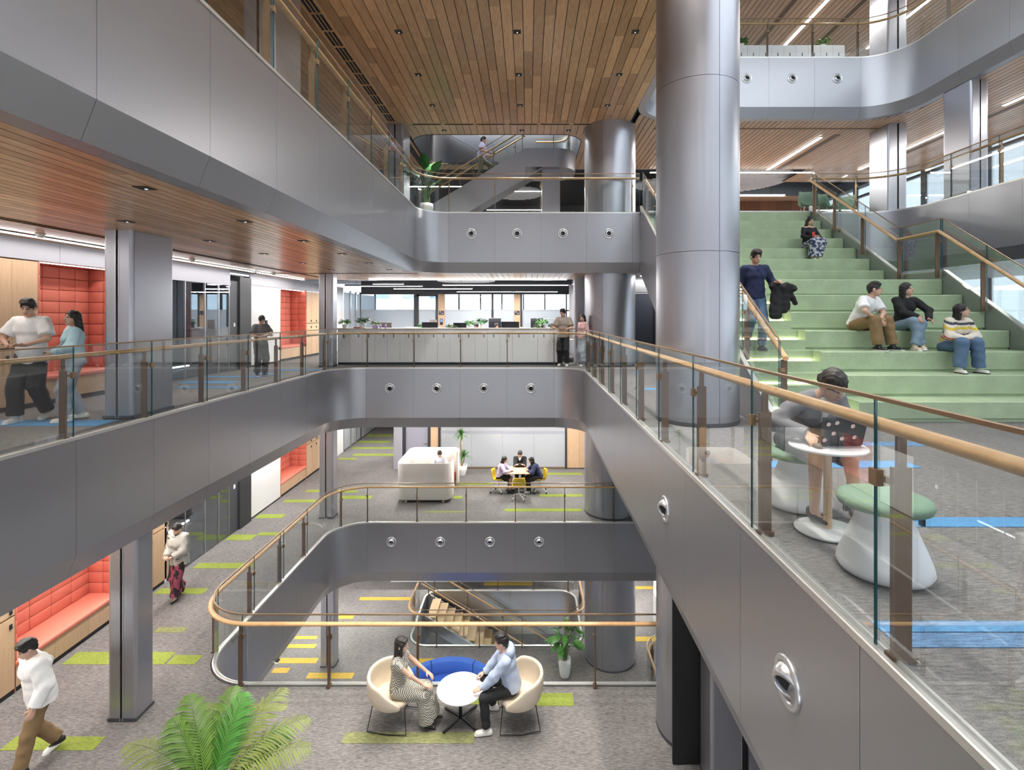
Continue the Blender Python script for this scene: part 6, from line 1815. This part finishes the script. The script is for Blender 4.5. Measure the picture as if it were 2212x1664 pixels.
# ---------------------------------------------------------------- patterned cloth
def two_tone(name, c0, c1, kind, scale, stretch=(1, 1, 1), thr=.5):
    m, nt, b = new_mat(name); L = nt.links.new
    tc = nd(nt, 'ShaderNodeTexCoord'); mp = nd(nt, 'ShaderNodeMapping'); mp.inputs['Scale'].default_value = stretch
    L(tc.outputs['Object'], mp.inputs[0])
    if kind == 'check':
        x = nd(nt, 'ShaderNodeTexChecker'); x.inputs['Scale'].default_value = scale
        x.inputs['Color1'].default_value = list(c0) + [1]; x.inputs['Color2'].default_value = list(c1) + [1]
        L(mp.outputs[0], x.inputs['Vector']); L(x.outputs['Color'], b.inputs['Base Color'])
    else:
        x = nd(nt, 'ShaderNodeTexNoise'); x.inputs['Scale'].default_value = scale; x.inputs['Detail'].default_value = 2
        r = nd(nt, 'ShaderNodeValToRGB'); e = r.color_ramp.elements
        e[0].position = thr - .03; e[0].color = list(c0) + [1]; e[1].position = thr + .03; e[1].color = list(c1) + [1]
        L(mp.outputs[0], x.inputs['Vector']); L(x.outputs['Fac'], r.inputs[0]); L(r.outputs[0], b.inputs['Base Color'])
    b.inputs['Roughness'].default_value = .85
    return m
CHECK = two_tone('checked_cloth', (.04, .04, .035), (.62, .60, .52), 'check', 62)
NAVYP = two_tone('navy_print', (.05, .06, .14), (.62, .62, .66), 'noise', 16, (1, 1, 1), .52)
ROSEP = two_tone('rose_print', (.015, .012, .014), (.28, .05, .09), 'noise', 9, (1, 1, .6), .5)
SHAWL = two_tone('grey_shawl', (.42, .42, .38), (.08, .08, .08), 'noise', 5, (.4, .4, 3), .62)
WHT = cloth('white', (.82, .82, .82)); BLKC = cloth('black', (.014, .014, .016)); NAVY = cloth('navy', (.018, .025, .075)); KHAKI = cloth('khaki', (.24, .155, .075))
DENIM = cloth('denim', (.10, .17, .28)); DENIML = cloth('light_denim', (.20, .29, .38)); GREYB = cloth('grey_blazer', (.19, .185, .20)); CHARC = cloth('charcoal', (.05, .05, .055))
SKYB = cloth('pale_blue', (.42, .62, .70)); HOOD = cloth('hoodie_blue', (.42, .50, .66)); TAUPE = cloth('taupe', (.38, .33, .29)); PINK = cloth('pink', (.78, .50, .50)); LILAC = cloth('lilac', (.55, .48, .68))
OLIVE = cloth('olive_grey', (.22, .21, .15)); IVORY = cloth('ivory', (.74, .68, .58)); GREYBL = cloth('grey_blue', (.36, .40, .46)); GREYT = cloth('grey_tee', (.14, .145, .15))
SHW = mat('shoe_white', (.75, .73, .68), .5); SHB = mat('shoe_black', (.015, .015, .016), .35); SHC = mat('shoe_cream', (.62, .54, .42), .6); SOLEW = mat('sole_white', (.8, .8, .78), .5)
CSTR = [cloth('stripe_yellow', (.75, .55, .06)), cloth('stripe_charcoal', (.07, .07, .08)), cloth('stripe_red', (.5, .06, .04))]
SIT = dict(pel=(0, 0, .44), LF=(-.12, .42, .085), RF=(.12, .42, .085))
# ---------------------------------------------------------------- near the camera
hx, hy_ = 2.02, 4.22
person('person in grey blazer and short skirt working on the laptop', (2.23, 4.28, 0), PI + .08,
    dict(pel=(0, 0, .565), lean=.52, bend=.28, hp=.62, hy=.12, LHw=(2.27, 3.86, .69), RHw=(2.05, 3.79, .69), LHd=(-.3, .8, -.35), RHd=(.1, .9, -.35), LHn=(0, -.3, -1), RHn=(0, -.3, -1), LHt=(.8, .5, 0), RHt=(-.8, .5, 0), LHc=.3, RHc=.35, LE=(-.8, -.3, -.3), RE=(.8, -.3, -.3),
        LFw=(2.50, 3.93, .09), RFw=(2.14, 3.86, .115), LKn=(0, 1, .6), LFy=-.1, RFy=.05),
    dict(hair='tied', top=(GREYB, 'long', .012), topname='blazer', inner=WHT, bottom=(CHARC, 'skirt', 0), shoe=SHB, pump=True, hem=-.06), 1.0, 1.0, True)
# ---------------------------------------------------------------- on the green steps
man, hd_, Rh_, ar_ = person('person in white tee and khaki trousers seated on the green steps', (5.86, 9.20, ZB[2]), PI + .42,
    dict(pel=(0, 0, .44), lean=.42, bend=.1, hy=.55, hp=.0, LH=(.08, .44, .50), RH=(.13, .42, .52), LE=(-1, 0, .1), RE=(1, 0, .1), LHd=(.6, .6, -.5), RHd=(-.5, .6, -.6), LHn=(0, -.6, -.7), RHn=(0, -.6, -.7), LHc=.5, RHc=.5, LF=(-.14, .50, .085), RF=(.17, .46, .085), LK=(-.15, 1, .8), RK=(.25, 1, .8)),
    dict(hair='short', top=(WHT, 'short', .018), topname='t_shirt', bottom=(KHAKI, 'trousers', .03), shoe=SHB, sole=SOLEW), 1.03, 1.0)
gl = MB()
for sx in (-1, 1):
    c = Vector(hd_(sx * .032, .108, .004)); r0 = Vector(hd_(1, 0, 0)) - Vector(hd_(0, 0, 0)); u0 = Vector(hd_(0, 0, 1)) - Vector(hd_(0, 0, 0))
    gl.tube([c + r0 * (.021 * math.cos(a)) + u0 * (.018 * math.sin(a)) for a in [2 * PI * k / 12 for k in range(13)]], .0017, 5)
    gl.tube([hd_(sx * .053, .105, .006), hd_(sx * .082, .0, .008)], .0015, 5)
gl.tube([hd_(-.012, .112, .008), hd_(.012, .112, .008)], .0015, 5)
gl.build('spectacles', mat('thin_frame', (.3, .3, .32), .3, .8), man)
person('person in black jacket and jeans seated with crossed legs on the steps', (6.68, 9.20, ZB[2]), PI - .25,
    dict(pel=(0, 0, .44), lean=.16, bend=.05, hy=.75, hp=-.12, LHw=(6.83, 8.80, 1.50), RHw=(6.66, 8.80, 1.53), LE=(-1, -.5, 0), RE=(1, -.4, -.2), LHd=(-.2, .9, -.3), RHd=(.2, .9, -.4), LHn=(0, 0, -1), RHn=(0, 0, -1), LF=(.02, .50, .085), RF=(-.10, .46, .10), LK=(-.3, 1, .9), RK=(.0, 1, 1.0)),
    dict(hair='long', hlen=.42, top=(BLKC, 'long', .014), topname='jacket', bottom=(DENIML, 'jeans', .022), shoe=SHC, sole=SOLEW), .98, 1.0, True)
def stripes(c):
    z = c[:, 2]; m = np.zeros(len(c), int); ax = np.abs(c[:, 0])
    for z0, z1, i in ((.22, .255, 1), (.285, .32, 2), (.255, .285, 0), (.10, .125, 3), (.06, .085, 2), (-.02, .005, 3), (-.07, -.04, 1)):
        m[(z > z0) & (z < z1)] = i
    return m
person('person in striped knit sweater and blue jeans seated alone on the lower step', (7.10, 8.70, ZB[1]), PI - .02,
    dict(pel=(0, 0, .44), lean=.34, bend=.12, hy=.75, hp=-.15, LH=(.01, .34, .56), RH=(-.01, .36, .55), LE=(-1, -.2, .0), RE=(1, -.2, .0), LHd=(.7, .5, -.4), RHd=(-.7, .5, -.4), LHn=(.2, -.8, -.4), RHn=(-.2, -.8, -.4), LHc=.55, RHc=.55, LF=(-.17, .40, .085), RF=(.17, .42, .085)),
    dict(hair='long', hlen=.36, top=(IVORY, 'long', .026), topname='sweater', topm=CSTR, topcol=stripes, bottom=(DENIM, 'jeans', .035), shoe=SHW, sole=SHB), .97, 1.0, True)
person('person in black top and navy print skirt seated high on the steps', (7.27, 13.42, ZB[8]), PI + .1,
    dict(pel=(0, 0, .44), lean=.08, hy=.1, hp=.25, LH=(-.03, .28, .60), RH=(.05, .30, .60), LHd=(.5, .7, 0), RHd=(-.5, .7, 0), LHc=.5, RHc=.6, LF=(-.02, .34, .085), RF=(.08, .30, .085), LE=(-1, -.4, -.3), RE=(1, -.4, -.3)),
    dict(hair='long', hlen=.32, top=(BLKC, 'long', .004), bare=True, bottom=(NAVYP, 'long_skirt', .015), shoe=SHC), .97, 1.2, True)
MB().rbox(7.20, 7.27, 13.08, 13.10, 3.57, 3.69, .006, 2).top('phone', mat('red_phone_case', (.7, .05, .05), .4), 'red phone held by the person high on the steps', 'phone')
person('person in navy shirt and jeans walking down beside the handrail', (3.88, 8.86, ZB[2]), PI - .12,
    dict(pel=(0, .0, .92), lean=.06, hp=.3, hy=.15, LH=(-.27, .22, 1.12), LE=(-.3, -1, -.3), LHd=(-.3, .7, .2), LHc=.6, RH=(.25, .04, .88), LF=(-.1, .05, .085), RF=(.08, -.12, .22), RFp=-.5),
    dict(hair='short', top=(NAVY, 'long', .014), bottom=(DENIM, 'jeans', .016), shoe=SHB), 1.02, 1.0)
jk = MB()
jv, jq = iso([cap((4.09, 8.62, 2.06), (4.33, 8.62, 2.02), .065, .06), cap((4.15, 8.62, 2.02), (4.13, 8.62, 1.60), .09, .11, (0, 1, 0), 1.6), cap((4.28, 8.60, 1.99), (4.27, 8.62, 1.70), .08, .10, (0, 1, 0), 1.7),
    cap((4.35, 8.62, 2.0), (4.44, 8.60, 1.78), .055, .042), cap((4.3, 8.58, 2.05), (4.42, 8.58, 2.02), .06, .05)], .013, .03, .007, 45.0)
jo = np.array([4.23, 8.6, 1.5])
o = add_obj('carried_jacket', mesh_from('carried_jacket', [(jv - jo, jq)], [BLKC]), None, tuple(jo)); tag(o, 'black jacket slung over the arm of the man in navy', 'jacket')
# ---------------------------------------------------------------- tub chairs on the lime-striped floor
person('person in checked long dress seated in the cream tub chair', (-1.99, 7.90, F2), -PI / 2 - .08,
    dict(pel=(0, 0, .555), lean=.05, hy=.0, hp=.08, RHw=(-1.52, 7.76, F2 + .62), LHw=(-1.58, 8.05, F2 + .66), LE=(-.8, -.5, -.4), RE=(.8, -.5, -.4), LHd=(.4, .8, -.2), RHd=(-.1, .9, -.2), LHn=(0, 0, -1), RHn=(0, 0, -1), LHt=(.8, .5, 0), RHt=(-.8, .5, 0), LF=(-.08, .54, .10), RF=(.09, .48, .085), LK=(0, 1, .7), RK=(0, 1, .7)),
    dict(hair='bob', hlen=.3, top=(CHECK, 'puff', .006), topname='dress_bodice', bottom=(CHECK, 'gown', .012), shoe=SHB, pump=True, hem=-.02), .98, 1.0, True)
person('person in pale blue hoodie and black trousers seated in the cream tub chair', (-.25, 7.92, F2), PI / 2 + .05,
    dict(pel=(0, 0, .555), lean=.22, hy=-.1, hp=.12, LHw=(-.70, 7.75, F2 + .60), RHw=(-.68, 8.12, F2 + .60), LE=(-.8, -.6, -.3), RE=(.8, -.6, -.3), LHd=(.1, .95, -.25), RHd=(.0, .95, -.3), LHn=(0, -.2, -1), RHn=(0, -.2, -1), LHt=(.8, .5, 0), RHt=(-.8, .5, 0), LFw=(-.62, 7.66, F2 + .09), RFw=(-.55, 8.15, F2 + .09), LK=(-.2, 1, .6), RK=(.2, 1, .6)),
    dict(hair='short', top=(HOOD, 'long', .022), topname='hoodie', hood=HOOD, bottom=(BLKC, 'trousers', .012), shoe=SHW, sole=SHW), 1.02, 1.0)
# ---------------------------------------------------------------- walking on the galleries
person('person in oversized white tee and black trousers strolling by the lockers', (-7.42, 7.72, 0), PI + .15,
    dict(lean=.05, hp=.35, hy=.2, LH=(-.10, .27, 1.06), RH=(.10, .28, 1.06), LE=(-1, -.4, -.3), RE=(1, -.4, -.3), LHd=(.6, .6, .1), RHd=(-.6, .6, .1), LHc=.5, RHc=.5, LF=(-.09, -.14, .12), LFp=-.3, RF=(.09, .16, .085)),
    dict(hair='short', top=(WHT, 'short', .026), topname='t_shirt', hem=-.13, bottom=(BLKC, 'trousers', .035), shoe=SHW, sole=SOLEW), 1.07, 1.0)
person('person in light blue cardigan and grey jeans strolling by the slotted column', (-6.80, 7.74, 0), PI - .75,
    dict(lean=.03, hp=-.1, hy=.45, LH=(-.14, .26, 1.05), RH=(.12, .26, 1.04), LE=(-1, -.5, -.4), RE=(1, -.5, -.4), LF=(-.09, .12, .085), RF=(.09, -.10, .1)),
    dict(hair='long', hlen=.38, top=(SKYB, 'long', .02), topname='cardigan', inner=WHT, hem=-.06, bottom=(GREYBL, 'jeans', .03), shoe=SHW), .965, 1.0, True)
person('person in grey tee reading a sheet beside the white panel', (-6.97, 13.45, 0), -PI / 2 - .75,
    dict(lean=.03, hp=.55, LH=(-.06, .26, 1.14), RH=(.08, .27, 1.10), LE=(-1, -.5, -.5), RE=(1, -.5, -.5), LHd=(.4, .8, .1), RHd=(-.4, .8, .1), LHc=.6, RHc=.6),
    dict(hair='pony', top=(GREYT, 'short', .03), topname='t_shirt', bottom=(CHARC, 'trousers', .03), shoe=SHB, sole=SOLEW), .93, 1.2, True)
MB().obox((-6.70, 13.27, 1.10), (.6, -.8, 0), (.6, .45, .35), (0, .3, 1), .13, .10, .003).top('paper_sheet', WHT, 'white sheet held by the person in the grey tee', 'paper')
person('person in taupe tee and black trousers standing behind the far railing', (1.10, 16.12, 0), PI - .25,
    dict(lean=.03, hp=.25, hy=-.2, LH=(-.08, .27, 1.08), RH=(.10, .27, 1.08), LE=(-1, -.4, -.4), RE=(1, -.4, -.4), LHd=(.6, .7, 0), RHd=(-.6, .7, 0), LF=(-.12, .08, .085), RF=(.11, -.06, .085)),
    dict(hair='short', top=(TAUPE, 'short', .03), topname='t_shirt', hem=-.08, bottom=(BLKC, 'trousers', .025), shoe=SHW), 1.05, 1.2)
person('person in pink top and long grey skirt at the far railing corner', (1.72, 16.10, 0), PI - .9,
    dict(lean=.03, hp=.1, hy=.4, LH=(-.15, .2, 1.0), RH=(.16, .18, .98), LF=(-.08, .08, .085), RF=(.08, -.05, .085)),
    dict(hair='long', hlen=.36, top=(PINK, 'long', .018), bottom=(GREYBL, 'long_skirt', .02), shoe=SHW), .95, 1.2, True)
person('person in lilac polo climbing the metal stair under the ceiling opening', (-1.72, 18.7, 6.36), -PI / 2,
    dict(lean=.12, hp=.1, LH=(-.28, .32, 1.08), RH=(.26, .28, 1.06), LF=(-.09, .24, .27), RF=(.09, -.16, .10), RFp=-.4),
    dict(hair='short', top=(LILAC, 'short', .018), topname='polo_shirt', bottom=(OLIVE, 'trousers', .022), shoe=SHW), 1.0, 1.2)
person('person in grey shawl and rose print skirt walking past the lockers', (-7.70, 11.4, F2), PI - .15,
    dict(lean=.05, hp=.45, LH=(-.08, .28, 1.02), RH=(.08, .26, 1.02), LE=(-.5, -.6, -.6), RE=(.5, -.6, -.6), LHd=(.5, .7, .2), RHd=(-.5, .7, .2), LHc=.6, RHc=.6, LF=(-.06, .18, .085), RF=(.08, -.16, .14), RFp=-.4),
    dict(hair='tied', top=(SHAWL, 'long', .05), topname='shawl', inner=BLKC, hem=-.16, bottom=(ROSEP, 'long_skirt', .01), shoe=SHB, pump=True), .98, 1.2, True)
person('person in loose white sweater and khaki trousers hurrying past the coral niche', (-6.80, 7.20, F2), PI - .55,
    dict(lean=.16, hp=.3, LH=(-.28, .14, .90), RH=(.28, -.10, .92), LF=(-.08, .22, .085), RF=(.09, -.20, .13), RFp=-.5),
    dict(hair='short', top=(WHT, 'long', .045), topname='sweater', hem=-.12, bottom=(KHAKI, 'trousers', .025), shoe=SHB, sole=SOLEW), 1.05, 1.0)
# ---------------------------------------------------------------- meeting table, pod and desks
seat = lambda **k: dict(dict(pel=(0, 0, .56), lean=.35, LF=(-.1, .40, .085), RF=(.1, .40, .085), LE=(-1, -.4, -.2), RE=(1, -.4, -.2), LHn=(0, 0, -1), RHn=(0, 0, -1)), **k)
person('person in lilac top and black skirt at the meeting table', (-1.03, 18.22, F2), -PI / 2 - .1, seat(hp=.3, LH=(-.1, .40, .80), RH=(.12, .42, .80), lean=.28), dict(hair='long', hlen=.3, top=(LILAC, 'long', .012), bottom=(BLKC, 'skirt', 0), shoe=SHB), .97, 1.2, True)
person('person in black jacket facing the void at the meeting table', (-.30, 19.06, F2), PI, seat(hp=.5, LH=(.06, .40, .82), RH=(-.06, .40, .82), LHd=(.8, .3, 0), RHd=(-.8, .3, 0)), dict(hair='short', top=(BLKC, 'long', .02), topname='jacket', inner=WHT, bottom=(BLKC, 'trousers', .01), shoe=SHB), 1.02, 1.2)
person('person in navy top bending over the meeting table', (.40, 18.22, F2), PI / 2 + .1, seat(hp=.35, LH=(-.1, .40, .80), RH=(.1, .42, .80), lean=.45), dict(hair='bob', top=(NAVY, 'long', .02), bottom=(BLKC, 'trousers', .03), shoe=SHW), .98, 1.2, True)
person('person in pale shirt reading inside the felt pod', (-3.2, 18.80, F2 + .05), PI, seat(hp=.55, pel=(0, 0, .54), lean=.15, LH=(-.08, .35, .78), RH=(.08, .35, .78)), dict(hair='short', top=(cloth('pale_shirt', (.62, .66, .74)), 'long', .016), bottom=(CHARC, 'trousers', .015), shoe=SHB), 1.0, 1.2)
for (x, y, lab, m, hr_) in ((-1.85, 18.75, 'person with dark hair seated low behind the small monitor', WHT, 'short'), (1.15, 19.2, 'person in pale top seated at the end of the desks', GREYBL, 'short'), (-1.25, 20.0, 'person in dark top seated beneath the desk lamp', CHARC, 'bob')):
    person(lab, (x, y, 0), PI + random.uniform(-.4, .4), seat(hp=.3, pel=(0, 0, .56), lean=.12, LH=(-.12, .36, .80), RH=(.12, .36, .80)), dict(hair=hr_, top=(m, 'long', .014), bottom=(CHARC, 'trousers', .01), shoe=SHB), .98, 1.6)
    tt = thing('office_chair', 'black office chair under the ' + lab.replace('person', 'figure'), 'chair', (x, y, 0), 0, 'office chairs')
    MB().rbox(-.24, .24, -.22, .24, .40, .46, .02, 2).build('seat', BLKC, tt); MB().rbox(-.22, .22, .25, .30, .48, .95, .02, 2).build('backrest', BLKC, tt); MB().cyl((0, 0, .06), (0, 0, .4), .025, n=8).build('stem', BLKM, tt)
    for q_ in range(5):
        a = q_ * 2 * PI / 5; MB().tube([(0, 0, .08), (.28 * math.cos(a), .28 * math.sin(a), .04)], .016, 6).build('star_leg', BLKM, tt)
